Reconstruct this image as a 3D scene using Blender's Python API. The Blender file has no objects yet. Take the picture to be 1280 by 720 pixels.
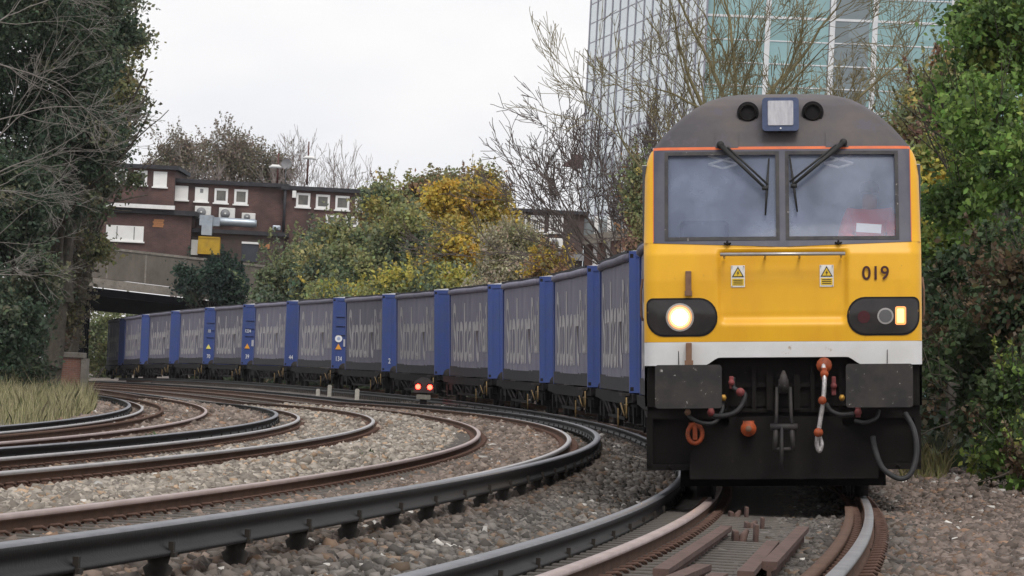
import bpy, bmesh, math, random
import numpy as np
from mathutils import Matrix, Vector
rng = np.random.default_rng(7); random.seed(7)
SC = bpy.context.scene
COL = SC.collection
# ------------------------------------------------------------------ camera, sky, sun, exposure
F = 6570.0                      # focal length in pixels of a 1280 wide picture
CZ = 1.22                       # camera height over the near rail head
PITCH, ROLL = 0.0143, 0.05
cam_d = bpy.data.cameras.new('camera'); cam = bpy.data.objects.new('camera', cam_d); COL.objects.link(cam)
cam_d.sensor_width = 36; cam_d.lens = 36 * F / 1280; cam_d.clip_start = 0.5; cam_d.clip_end = 6000
cam.matrix_world = Matrix.Translation((0, 0, CZ)) @ Matrix.Rotation(math.pi / 2 + PITCH, 4, 'X') @ Matrix.Rotation(ROLL, 4, 'Z')
SC.camera = cam
SUN_EL, SUN_AZ = math.radians(54), math.radians(172)      # azimuth clockwise from +Y: behind the camera, slightly right
W = bpy.data.worlds.new('World'); SC.world = W; W.use_nodes = True
nt = W.node_tree; nt.nodes.clear()
n_out = nt.nodes.new('ShaderNodeOutputWorld'); n_bg = nt.nodes.new('ShaderNodeBackground'); n_bg.inputs[1].default_value = 0.109
n_sky = nt.nodes.new('ShaderNodeTexSky'); n_sky.sky_type = 'NISHITA'; n_sky.sun_disc = False
n_sky.sun_elevation = SUN_EL; n_sky.sun_rotation = SUN_AZ; n_sky.dust_density = 3
n_tc = nt.nodes.new('ShaderNodeTexCoord'); n_map = nt.nodes.new('ShaderNodeMapping'); n_map.inputs['Scale'].default_value = (1, 1, 2.2)
n_noi = nt.nodes.new('ShaderNodeTexNoise'); n_noi.inputs['Scale'].default_value = 9; n_noi.inputs['Detail'].default_value = 6
n_cr = nt.nodes.new('ShaderNodeValToRGB')
n_cr.color_ramp.elements[0].position = 0.34; n_cr.color_ramp.elements[0].color = (8.0, 8.1, 8.5, 1)
n_cr.color_ramp.elements[1].position = 0.66; n_cr.color_ramp.elements[1].color = (9.7, 9.5, 9.4, 1)
n_mx = nt.nodes.new('ShaderNodeMixRGB'); n_mx.inputs[0].default_value = 0.93
L = nt.links.new
L(n_tc.outputs['Generated'], n_map.inputs[0]); L(n_map.outputs[0], n_noi.inputs['Vector']); L(n_noi.outputs[0], n_cr.inputs[0])
L(n_sky.outputs[0], n_mx.inputs[1]); L(n_cr.outputs[0], n_mx.inputs[2]); L(n_mx.outputs[0], n_bg.inputs[0]); L(n_bg.outputs[0], n_out.inputs[0])
sd = bpy.data.lights.new('sun', 'SUN'); sd.energy = 1.6; sd.angle = math.radians(25); sd.color = (1, 0.95, 0.88)
so = bpy.data.objects.new('sun', sd); COL.objects.link(so)
_sd = Vector((math.sin(SUN_AZ) * math.cos(SUN_EL), math.cos(SUN_AZ) * math.cos(SUN_EL), math.sin(SUN_EL)))
so.rotation_euler = _sd.to_track_quat('Z', 'Y').to_euler(); so.location = (0, -20, 60)
SC.view_settings.view_transform = 'Standard'; SC.view_settings.look = 'None'; SC.view_settings.exposure = 0.08; SC.view_settings.gamma = 1
SC.view_settings.use_curve_mapping = False
SC.render.engine = 'CYCLES'
SC.cycles.max_bounces = 6; SC.cycles.transparent_max_bounces = 12; SC.cycles.use_denoising = True

# ------------------------------------------------------------------ helpers
def mat(name, c1, c2=None, scale=6, rough=0.7, metal=0.0, c3=None, bump=0.0, bscale=None, detail=6, lo=0.35, hi=0.65, spec=0.4, emit=None, stretch=None, c3lo=0.62, c3scale=None):
    m = bpy.data.materials.new(name); m.use_nodes = True
    t = m.node_tree; b = t.nodes['Principled BSDF']
    b.inputs['Roughness'].default_value = rough; b.inputs['Metallic'].default_value = metal
    b.inputs['Specular IOR Level'].default_value = spec
    b.inputs['Base Color'].default_value = (*c1, 1)
    if c2 is not None:
        tc = t.nodes.new('ShaderNodeTexCoord'); src = tc.outputs['Object']
        if stretch:
            mp = t.nodes.new('ShaderNodeMapping'); mp.inputs['Scale'].default_value = stretch
            t.links.new(src, mp.inputs[0]); src = mp.outputs[0]
        n = t.nodes.new('ShaderNodeTexNoise'); n.inputs['Scale'].default_value = scale; n.inputs['Detail'].default_value = detail; n.inputs['Roughness'].default_value = 0.65
        r = t.nodes.new('ShaderNodeValToRGB'); r.color_ramp.elements[0].position = lo; r.color_ramp.elements[1].position = hi
        r.color_ramp.elements[0].color = (*c1, 1); r.color_ramp.elements[1].color = (*c2, 1)
        t.links.new(src, n.inputs['Vector']); t.links.new(n.outputs[0], r.inputs[0]); out = r.outputs[0]
        if c3 is not None:
            n3 = t.nodes.new('ShaderNodeTexNoise'); n3.inputs['Scale'].default_value = c3scale or scale * 4.3; n3.inputs['Detail'].default_value = 8; n3.inputs['Roughness'].default_value = 0.7
            t.links.new(src, n3.inputs['Vector'])
            r3 = t.nodes.new('ShaderNodeValToRGB'); r3.color_ramp.elements[0].position = c3lo; r3.color_ramp.elements[1].position = c3lo + 0.06
            t.links.new(n3.outputs[0], r3.inputs[0])
            mx = t.nodes.new('ShaderNodeMixRGB'); mx.inputs[2].default_value = (*c3, 1)
            t.links.new(r3.outputs[0], mx.inputs[0]); t.links.new(out, mx.inputs[1]); out = mx.outputs[0]
        t.links.new(out, b.inputs['Base Color'])
        if bump:
            nb = t.nodes.new('ShaderNodeTexNoise'); nb.inputs['Scale'].default_value = bscale or scale * 3; nb.inputs['Detail'].default_value = 8
            t.links.new(src, nb.inputs['Vector'])
            bn = t.nodes.new('ShaderNodeBump'); bn.inputs['Strength'].default_value = bump; bn.inputs['Distance'].default_value = 0.02
            t.links.new(nb.outputs[0], bn.inputs['Height']); t.links.new(bn.outputs[0], b.inputs['Normal'])
    if emit:
        b.inputs['Emission Color'].default_value = (*emit[:3], 1); b.inputs['Emission Strength'].default_value = emit[3]
    return m

def leafmat(name, rough=0.6, trans=0.3):
    m = bpy.data.materials.new(name); m.use_nodes = True; t = m.node_tree; b = t.nodes['Principled BSDF']
    a = t.nodes.new('ShaderNodeAttribute'); a.attribute_name = 'Col'
    t.links.new(a.outputs['Color'], b.inputs['Base Color']); b.inputs['Roughness'].default_value = rough; b.inputs['Specular IOR Level'].default_value = 0.3
    if trans:
        tr = t.nodes.new('ShaderNodeBsdfTranslucent'); t.links.new(a.outputs['Color'], tr.inputs[0])
        mx = t.nodes.new('ShaderNodeMixShader'); mx.inputs[0].default_value = trans
        t.links.new(b.outputs[0], mx.inputs[1]); t.links.new(tr.outputs[0], mx.inputs[2])
        t.links.new(mx.outputs[0], t.nodes['Material Output'].inputs[0])
    return m

def brickmat(name, c1, c2, mortar, bw=0.225, bh=0.075, dirt=(0.05, 0.045, 0.04), axis='XZ'):
    m = bpy.data.materials.new(name); m.use_nodes = True; t = m.node_tree; b = t.nodes['Principled BSDF']; b.inputs['Roughness'].default_value = 0.9
    tc = t.nodes.new('ShaderNodeTexCoord'); sx = t.nodes.new('ShaderNodeSeparateXYZ'); cx = t.nodes.new('ShaderNodeCombineXYZ')
    t.links.new(tc.outputs['Object'], sx.inputs[0])
    ad = t.nodes.new('ShaderNodeMath'); ad.operation = 'ADD'; t.links.new(sx.outputs[0], ad.inputs[0]); t.links.new(sx.outputs[1], ad.inputs[1])
    t.links.new(ad.outputs[0], cx.inputs[0]); t.links.new(sx.outputs[2], cx.inputs[1])
    br = t.nodes.new('ShaderNodeTexBrick'); br.inputs['Scale'].default_value = 1; br.inputs['Brick Width'].default_value = bw; br.inputs['Row Height'].default_value = bh
    br.inputs['Mortar Size'].default_value = 0.008; br.inputs['Color1'].default_value = (*c1, 1); br.inputs['Color2'].default_value = (*c2, 1); br.inputs['Mortar'].default_value = (*mortar, 1)
    t.links.new(cx.outputs[0], br.inputs['Vector'])
    n = t.nodes.new('ShaderNodeTexNoise'); n.inputs['Scale'].default_value = 0.9; n.inputs['Detail'].default_value = 8; t.links.new(tc.outputs['Object'], n.inputs['Vector'])
    r = t.nodes.new('ShaderNodeValToRGB'); r.color_ramp.elements[0].position = 0.42; r.color_ramp.elements[1].position = 0.7; t.links.new(n.outputs[0], r.inputs[0])
    mx = t.nodes.new('ShaderNodeMixRGB'); mx.inputs[2].default_value = (*dirt, 1); t.links.new(r.outputs[0], mx.inputs[0]); t.links.new(br.outputs[0], mx.inputs[1])
    t.links.new(mx.outputs[0], b.inputs['Base Color'])
    return m

class MB:
    """collects shapes, linked as ONE mesh object"""
    def __init__(s): s.v = []; s.f = []; s.mi = []; s.sm = []
    def add(s, vs, fs, mi=0, smooth=False):
        o = len(s.v); s.v += [tuple(float(c) for c in v) for v in vs]
        for f in fs: s.f.append(tuple(i + o for i in f)); s.mi.append(mi); s.sm.append(smooth)
        return s
    def box(s, x0, x1, y0, y1, z0, z1, mi=0, M=None, bev=0.0):
        if bev > 0:
            b = bmesh.new(); bmesh.ops.create_cube(b, size=1)
            for v in b.verts: v.co = Vector((x0 + (v.co.x + .5) * (x1 - x0), y0 + (v.co.y + .5) * (y1 - y0), z0 + (v.co.z + .5) * (z1 - z0)))
            bmesh.ops.bevel(b, geom=b.edges[:], offset=bev, segments=2, affect='EDGES', profile=0.5)
            b.verts.index_update()
            vs = [tuple(M @ v.co) if M else tuple(v.co) for v in b.verts]; fs = [[v.index for v in f.verts] for f in b.faces]; b.free()
            return s.add(vs, fs, mi)
        vs = [(x, y, z) for x in (x0, x1) for y in (y0, y1) for z in (z0, z1)]
        if M: vs = [tuple(M @ Vector(v)) for v in vs]
        return s.add(vs, [(0, 1, 3, 2), (4, 6, 7, 5), (0, 4, 5, 1), (2, 3, 7, 6), (0, 2, 6, 4), (1, 5, 7, 3)], mi)
    def tube(s, pts, r, n=8, mi=0, caps=True, smooth=True):
        pts = [Vector(p) for p in pts]; k = len(pts)
        rr = r if isinstance(r, (list, tuple)) else [r] * k
        vs = []; ref = None
        for i, p in enumerate(pts):
            d = (pts[min(i + 1, k - 1)] - pts[max(i - 1, 0)]).normalized()
            if ref is None:
                ref = Vector((0, 0, 1)) if abs(d.z) < .9 else Vector((1, 0, 0))
            a = d.cross(ref).normalized(); b = a.cross(d).normalized(); ref = b
            for j in range(n):
                t = 2 * math.pi * j / n
                vs.append(p + (a * math.cos(t) + b * math.sin(t)) * rr[i])
        fs = [(i * n + j, i * n + (j + 1) % n, (i + 1) * n + (j + 1) % n, (i + 1) * n + j) for i in range(k - 1) for j in range(n)]
        if caps: fs += [tuple(range(n - 1, -1, -1)), tuple((k - 1) * n + j for j in range(n))]
        return s.add(vs, fs, mi, smooth)
    def cyl(s, p0, p1, r, n=16, mi=0, r1=None):
        return s.tube([p0, p1], [r, r if r1 is None else r1], n, mi)
    def prism(s, poly, y0, y1, mi=0, plane='xz'):
        k = len(poly)
        def P(a, b, y): return (a, y, b) if plane == 'xz' else ((y, a, b) if plane == 'yz' else (a, b, y))
        vs = [P(a, b, y0) for a, b in poly] + [P(a, b, y1) for a, b in poly]
        return s.add(vs, [tuple(range(k)), tuple(range(2 * k - 1, k - 1, -1))] + [(i, i + k, (i + 1) % k + k, (i + 1) % k) for i in range(k)], mi)
    def build(s, name, mats, parent=None, fix=True):
        me = bpy.data.meshes.new(name); me.from_pydata(s.v, [], s.f)
        for m in (mats if isinstance(mats, (list, tuple)) else [mats]): me.materials.append(m)
        me.polygons.foreach_set('material_index', s.mi); me.polygons.foreach_set('use_smooth', s.sm)
        if fix:
            b = bmesh.new(); b.from_mesh(me); bmesh.ops.recalc_face_normals(b, faces=b.faces[:]); b.to_mesh(me); b.free()
        me.update()
        return link(name, me, parent)

def link(name, me, parent=None):
    o = bpy.data.objects.new(name, me); COL.objects.link(o)
    if parent is not None: o.parent = parent
    return o

def fast(name, v, f, mats, parent=None, col=None, smooth=False, mi=None):
    """numpy mesh; f is (M,k); col is per-vertex rgb"""
    me = bpy.data.meshes.new(name); v = np.ascontiguousarray(v, dtype=np.float32); f = np.ascontiguousarray(f, dtype=np.int32); k = f.shape[1]
    me.vertices.add(len(v)); me.vertices.foreach_set('co', v.ravel())
    me.loops.add(f.size); me.loops.foreach_set('vertex_index', f.ravel())
    me.polygons.add(len(f)); me.polygons.foreach_set('loop_start', np.arange(0, f.size, k, dtype=np.int32)); me.polygons.foreach_set('loop_total', np.full(len(f), k, dtype=np.int32))
    if smooth: me.polygons.foreach_set('use_smooth', np.ones(len(f), dtype=bool))
    if mi is not None: me.polygons.foreach_set('material_index', np.asarray(mi, dtype=np.int32))
    for m in (mats if isinstance(mats, (list, tuple)) else [mats]): me.materials.append(m)
    if col is not None:
        a = me.color_attributes.new('Col', 'FLOAT_COLOR', 'POINT'); c = np.ones((len(v), 4), dtype=np.float32); c[:, :3] = col; a.data.foreach_set('color', c.ravel())
    me.update(calc_edges=True); me.validate()
    return link(name, me, parent)

def tag(o, label, cat, group=None, kind=None):
    o['label'] = label; o['category'] = cat
    if group: o['group'] = group
    if kind: o['kind'] = kind
    return o
def thing(name, label, cat, M=None, group=None):
    o = bpy.data.objects.new(name, None); COL.objects.link(o); o.empty_display_size = 0.3
    if M is not None: o.matrix_world = M
    return tag(o, label, cat, group)
def struct(o): o['kind'] = 'structure'; return o
def copy_tree(o, parent=None):
    c = o.copy(); COL.objects.link(c)
    if parent is not None: c.parent = parent
    for ch in list(o.children): copy_tree(ch, c)
    return c
def text(name, body, size, mats, parent, M, depth=0.004, width=None, height=None, bold=0.0):
    cu = bpy.data.curves.new(name, 'FONT'); cu.body = body; cu.size = size; cu.align_x = 'CENTER'; cu.align_y = 'BOTTOM_BASELINE'; cu.extrude = depth / 2; cu.offset = bold
    o = bpy.data.objects.new(name, cu); COL.objects.link(o); dg = bpy.context.evaluated_depsgraph_get()
    me = bpy.data.meshes.new_from_object(o.evaluated_get(dg)); bpy.data.objects.remove(o); bpy.data.curves.remove(cu)
    n = len(me.vertices); a = np.empty(n * 3, dtype=np.float32); me.vertices.foreach_get('co', a); a = a.reshape(-1, 3)
    if width: a[:, 0] = (a[:, 0] - a[:, 0].min()) / (a[:, 0].max() - a[:, 0].min()) * width - width / 2
    if height: a[:, 1] = a[:, 1] / a[:, 1].max() * height
    me.vertices.foreach_set('co', a.ravel()); me.transform(M); me.name = name
    me.materials.clear(); me.materials.append(mats)
    return link(name, me, parent)

# image pixel (1280 wide picture) + depth -> point in the place
_fw = Vector((0, math.cos(PITCH), math.sin(PITCH))); _up = Vector((0, -math.sin(PITCH), math.cos(PITCH))); _rt = Vector((1, 0, 0))
def at(px, py, Y):
    x, y = px - 640, py - 360
    a = x * math.cos(ROLL) + y * math.sin(ROLL); b = -x * math.sin(ROLL) + y * math.cos(ROLL)
    d = _fw + _rt * (a / F) - _up * (b / F)
    return Vector((0, 0, CZ)) + d * (Y / d.y)

# ------------------------------------------------------------------ the curve of the line
U = np.arange(-60, 2600, 0.5)
_k = np.where(U < 156.6, 0.001362, np.where(U > 264.6, 0.0, 0.001362 * (264.6 - U) / 108.0))
_k = np.where(U > 300, -0.0009, _k); _k = np.where(U > 360, 0, _k)
_s = -np.cumsum(_k * 0.5); _s = _s - np.interp(50, U, _s) + 0.05886
_X = np.cumsum(_s * 0.5); _X = _X - np.interp(50, U, _X) + 2.6814
TP = np.array([[0.0754, 0.0449, -0.0556, -0.2543, 0.265], [-0.188, -0.0205, 0.2846, -0.2894, -0.1175], [-0.0038, -0.0176, 0.4197, -0.2848, -0.1926], [-0.0336, -0.0541, 0.4331, -0.2225, -0.0667]])
def smooth(t): t = np.clip(t, 0, 1); return t * t * (3 - 2 * t)
def P(d, u):
    """point at rail-head level, d metres left of the near track's centre, at station u"""
    d, u = np.broadcast_arrays(np.asarray(d, float), np.asarray(u, float))
    X = np.interp(u, U, _X); s = np.interp(u, U, _s); t = (np.clip(u, 5, 335) - 50) / 100
    z = -1.2199 - 0.151248 * t + 0.169144 * t * t - 0.087157 * t ** 3
    uu = (np.clip(u, 10, 195) - 80) / 100
    T = [np.interp(d, [1.25, 2.2, 4.75, 6.1, 8.95, 10.1], TP[[0, 1, 1, 2, 2, 3], i]) for i in range(5)]
    w0 = 1 - smooth((u - 60) / 60) * (1 - smooth((d - 1.3) / 0.8))
    nn = 1 / np.sqrt(1 + s * s)
    dc = np.clip(d, -3, 16)
    far = smooth((u - 225) / 80) * smooth((d - 1.3) / 0.8) * 2.0
    X2 = X + w0 * (T[0] * uu ** 2 + T[1] * uu ** 3) - (d + far) * nn; Y2 = u + d * s * nn
    fade = 1 - 0.6 * smooth((u - 190) / 80)
    Z = z + w0 * (T[2] + T[3] * uu + T[4] * uu * uu) - (0.069917 * dc - 0.001042 * dc * dc) * np.where(dc < 1.3, fade, 1.0)
    return np.stack([X2, Y2, Z + CZ], -1)
def frame(d, u, length=0.0, cant=None, dz=0.0):
    """matrix: local y runs along the line away from the camera, z up, leaned by the cant"""
    a = Vector(P(d, u)); b = Vector(P(d, u + max(length, 1.0)))
    yv = (b - a).normalized(); xv = yv.cross(Vector((0, 0, 1))).normalized(); zv = xv.cross(yv)
    M = Matrix((xv, yv, zv)).transposed().to_4x4()
    if cant: M = M @ Matrix.Rotation(-cant, 4, 'Y')
    M.translation = a + zv * dz
    return M
def cant_at(u): return 0.052 - 0.045 * float(smooth((u - 185) / 60))
D = {'tl': 0.73, 'tr': -0.76, 'tc': 1.19, '2c': 2.41, '2r': 2.85, '2l': 4.40, '3r': 6.50, '3l': 8.15, '3c': 8.67, '4r': 10.39, '4m': 11.52, '4l': 12.06, '4c': 12.41}

# ------------------------------------------------------------------ materials
M_rust = mat('rusty_rail_side', (0.085, 0.05, 0.036), (0.13, 0.075, 0.052), 3, 0.85, 0.1, c3=(0.05, 0.035, 0.03), bump=0.3, bscale=40, spec=.12)
M_steel = mat('worn_rail_head', (0.33, 0.31, 0.31), (0.45, 0.42, 0.42), 2, 0.42, 0.75)
M_steeld = mat('dark_rail_head', (0.12, 0.12, 0.13), (0.2, 0.195, 0.2), 2, 0.5, 0.5)
M_steel2 = mat('brown_rail_head', (0.32, 0.24, 0.22), (0.42, 0.33, 0.31), 2, 0.5, 0.45)
M_cond = mat('grimy_conductor_rail', (0.006, 0.006, 0.007), (0.014, 0.013, 0.013), 2, 0.6, 0.3, bump=0.2, bscale=30, spec=.12)
M_condtop = mat('conductor_rail_head', (0.10, 0.105, 0.12), (0.17, 0.17, 0.19), 3, 0.45, 0.6)
M_insul = mat('insulator_grime', (0.02, 0.018, 0.017), (0.04, 0.035, 0.03), 12, 0.8, spec=.12)
M_sleeper = mat('weathered_concrete_sleeper', (0.06, 0.053, 0.047), (0.105, 0.09, 0.078), 5, 0.9, c3=(0.04, 0.034, 0.03), bump=0.4)
M_clip = mat('rusty_clip', (0.075, 0.04, 0.03), (0.13, 0.075, 0.055), 20, 0.8, 0.2)
M_stone = leafmat('ballast_stone', 0.9, 0)
M_ground = mat('gravelly_earth', (0.085, 0.07, 0.06), (0.18, 0.155, 0.135), 9, 0.95, c3=(0.24, 0.21, 0.19), c3scale=22, bump=0.9, bscale=14, c3lo=0.56)
M_leaf = leafmat('leaf', 0.6, 0.3)
M_grass = leafmat('grass_blade', 0.8, 0.2)
M_bark = mat('bark', (0.045, 0.038, 0.03), (0.09, 0.078, 0.06), 8, 0.95, bump=0.5)
M_barkg = mat('lichen_bark', (0.145, 0.125, 0.065), (0.23, 0.195, 0.105), 3, 0.95)
M_barkp = mat('pale_bark', (0.17, 0.155, 0.14), (0.25, 0.23, 0.21), 3, 0.95)
M_barkm = mat('mauve_twig', (0.085, 0.068, 0.062), (0.13, 0.105, 0.095), 3, 0.95)
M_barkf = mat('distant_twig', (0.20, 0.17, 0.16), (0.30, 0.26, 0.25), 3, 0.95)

# ------------------------------------------------------------------ ground, tracks, ballast
HD = [-400, -9, -6, -4, -2.6, -1.5, -1.1, 1.0, 1.5, 1.9, 2.2, 2.6, 4.7, 5.2, 5.9, 6.25, 8.5, 9.2, 9.9, 10.4, 12.3, 13.0, 14.0, 16, 20, 40, 400]
HZ = [0.4, 0.1, -0.12, -0.27, -0.27, -0.23, -0.2, -0.2, -0.25, -0.27, -0.27, -0.22, -0.21, -0.14, -0.15, -0.22, -0.22, -0.14, -0.15, -0.21, -0.23, -0.18, -0.12, -0.05, 0.12, 1.5, 4.0]
def ground_pt(d, u):
    p = P(d, u); p[..., 2] += np.interp(d, HD, HZ); return p
dv = np.unique(np.concatenate([[-400, -250, -150, -90, -60, -40, -28, -20, -15, -12], np.arange(-10, -3, .8), np.arange(-3, 14.2, .2), [14.6, 15.2, 16, 17, 18, 20, 23, 27, 33, 40, 55, 80, 130, 200, 300, 420]]))
uv = np.unique(np.concatenate([np.arange(-50, 12, 6), np.arange(12, 90, .5), np.arange(90, 200, 1.2), np.arange(200, 400, 4), [420, 460, 520, 600, 680]]))
DD, UU = np.meshgrid(dv, uv)
G = ground_pt(DD, UU)
nz = rng.normal(0, 1, DD.shape); G[..., 2] += nz * np.where((DD > -12) & (DD < 16), 0.012, 0.06)
nU, nD = DD.shape
idx = np.arange(nU * nD).reshape(nU, nD)
fq = np.stack([idx[:-1, :-1], idx[1:, :-1], idx[1:, 1:], idx[:-1, 1:]], -1).reshape(-1, 4)
struct(fast('ground', G.reshape(-1, 3), fq, M_ground, smooth=True))

RAILP = [(-.035, 0, 0), (.035, 0, 0), (.036, -.03, 1), (.03, -.042, 1), (.010, -.052, 1), (.010, -.118, 1), (.03, -.135, 1), (.07, -.147, 1), (.07, -.158, 1), (-.07, -.158, 1), (-.07, -.147, 1), (-.03, -.135, 1), (-.010, -.118, 1), (-.010, -.052, 1), (-.03, -.042, 1), (-.036, -.03, 1)]
CONDP = [(-.042, 0, 0), (.042, 0, 0), (.047, -.012, 1), (.047, -.045, 1), (.024, -.062, 1), (.024, -.105, 1), (.045, -.12, 1), (.066, -.132, 1), (.066, -.155, 1), (-.066, -.155, 1), (-.066, -.132, 1), (-.045, -.12, 1), (-.024, -.105, 1), (-.024, -.062, 1), (-.047, -.045, 1), (-.047, -.012, 1)]
def sweep(name, d, prof, mats, parent, u0=12, u1=330, dz=0.0, dd=None):
    us = np.concatenate([np.arange(u0, min(u1, 130), .6), np.arange(max(130, u0), u1, 1.2), [u1]]) if u1 > 130 else np.arange(u0, u1 + .01, .5)
    org = np.array(parent.matrix_world.translation) if parent else 0
    de = d + (dd(us) if dd else 0)
    b = P(de, us); b2 = P(de - 0.1, us); n = b2 - b; n[:, 2] = 0; n /= np.linalg.norm(n, axis=1)[:, None]
    k = len(prof); pr = np.array(prof, float)
    v = b[:, None, :] + n[:, None, :] * pr[None, :, 0, None]; v[:, :, 2] += pr[None, :, 1] + dz; v = v - org
    m = len(us); i = np.arange((m - 1) * k).reshape(m - 1, k); j = np.roll(i, -1, axis=1)
    f = np.stack([i, j, j + k, i + k], -1).reshape(-1, 4)
    mi = np.tile(pr[:, 2].astype(int), m - 1)
    o = fast(name, v.reshape(-1, 3), f, mats, parent, mi=mi)
    return o

def clip_bm():
    m = MB(); m.box(-.035, .035, -.05, .05, 0, .035, bev=.008)
    m.tube([(-.05, -.05, .03), (-.01, -.055, .06), (.04, -.04, .055), (.045, .0, .04), (.03, .05, .055), (-.03, .05, .065), (-.05, .03, .05)], .011, 5)
    return m
def make_track(label, dc, rails, headmats, first, n_clear, clips_max=95, u1=325):
    t = thing('railway_track', label, 'railway track', Matrix.Translation(Vector(P(dc, 34.0)) - Vector((0, 0, .2))))
    org = t.matrix_world.translation
    for d, hm in zip(rails, headmats): sweep('rail', d, RAILP, [hm, M_rust], t, u1=u1)
    me = None; rest_v = []; us = np.arange(13, 300, .65)
    sl = MB().box(-1.25, 1.25, -.125, .125, -.2, 0, bev=.02).build('sleeper', M_sleeper, t)
    b = bmesh.new(); b.from_mesh(sl.data); sv = np.array([v.co[:] for v in b.verts]); sf = [[v.index for v in f.verts] for f in b.faces]; b.free()
    cl = clip_bm().build('rail_clip', M_clip, t); cv = np.array([v.co[:] for v in cl.data.vertices]); cf = [list(p.vertices) for p in cl.data.polygons]
    i0 = np.searchsorted(us, first); ns = nc = 0
    SV, SF, CV, CF = [], [], [], []; so_ = co_ = 0
    for q, u in enumerate(us):
        M = frame(dc, u); M.translation = M.translation + Vector((0, 0, -.163)) - org
        R = np.array(M.to_3x3()); T = np.array(M.translation)
        if q >= i0 and ns < 95:
            o = sl if ns == 0 else copy_tree(sl, t); o.matrix_local = M; ns += 1
        else:
            SV.append(sv @ R.T + T); SF += [[a + so_ for a in f] for f in sf]; so_ += len(sv)
        if u > 140: continue
        for d in rails:
            for sgn in (-1, 1):
                Mc = frame(d, u); Mc.translation = Mc.translation + Mc.to_3x3() @ Vector((sgn * .10, 0, -.15)) - org
                if sgn > 0: Mc = Mc @ Matrix.Rotation(math.pi, 4, 'Z')
                if q >= i0 and nc < clips_max:
                    o = cl if nc == 0 else copy_tree(cl, t); o.matrix_local = Mc; nc += 1
                else:
                    R = np.array(Mc.to_3x3()); T = np.array(Mc.translation)
                    CV.append(cv @ R.T + T); CF += [[a + co_ for a in f] for f in cf]; co_ += len(cv)
    m = MB(); m.v = [tuple(x) for x in np.concatenate(SV)]; m.f = SF; m.mi = [0] * len(SF); m.sm = [False] * len(SF); o = m.build('sleeper', M_sleeper, t, fix=False); o['kind'] = 'stuff'
    m = MB(); m.v = [tuple(x) for x in np.concatenate(CV)]; m.f = CF; m.mi = [0] * len(CF); m.sm = [False] * len(CF); o = m.build('rail_clip', M_clip, t, fix=False); o['kind'] = 'stuff'
    return t
trk = make_track('railway track under the yellow locomotive with worn steel rails', 0, [D['tl'], D['tr']], [M_steel2, M_steeld], 25, 0)
o = sweep('check_rail', -.60, RAILP, [M_rust, M_rust], trk, u0=18, u1=48, dz=-.03)
make_track('curved railway track next to the freight train with a pinkish brown rail', (D['2r'] + D['2l']) / 2, [D['2r'], D['2l']], [M_steel, M_steel2], 26, 0)
make_track('curved railway track in the middle of the ballast beyond the brown railed one', (D['3r'] + D['3l']) / 2, [D['3r'], D['3l']], [M_steel, M_steel], 42, 0)
t4 = make_track('rusty railway track nearest the grass bank with an extra rail inside', (D['4r'] + D['4l']) / 2, [D['4r'], D['4l']], [M_steel2, M_steel], 55, 0)
sweep('middle_rail', D['4m'], RAILP, [M_rust, M_rust], t4)

def cond_rail(label, d, first, u1=325, dz=.07):
    t = thing('conductor_rail', label, 'conductor rail', Matrix.Translation(Vector(P(d, 34)) - Vector((0, 0, .25))), 'black conductor rails beside the tracks')
    org = t.matrix_world.translation
    sweep('power_rail', d, CONDP, [M_condtop, M_cond], t, u1=u1, dz=dz)
    m = MB(); m.tube([(0, 0, -.22), (0, 0, -.14), (0, 0, -.12), (0, 0, -.06), (0, 0, -.04), (0, 0, 0)], [.085, .08, .055, .075, .05, .06], 10)
    m.box(-.085, .085, -.05, .05, -.005, .018); ins = m.build('insulator', M_insul, t); n = 0
    for sg_ in (-1, 1): br = MB(); br.box(sg_ * .0625 - .0125, sg_ * .0625 + .0125, -.03, .03, .0, .07); br.build('bracket', M_insul, ins)
    for u in np.arange(first, 200, 2.6):
        M = frame(d, u); M.translation = M.translation + Vector((0, 0, dz - .157)) - org
        o = ins if n == 0 else copy_tree(ins, t); o.matrix_local = M; n += 1
        if n >= 60: break
    return t
cond_rail('black conductor rail beside the left wheels of the yellow locomotive', D['tc'], 18.3)
cond_rail('large black conductor rail crossing the foreground on dark insulator pots', D['2c'], 17.4)
cond_rail('black conductor rail beside the middle curved track', D['3c'], 30)
cond_rail('black conductor rail at the foot of the grass bank', D['4c'], 50)

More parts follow.
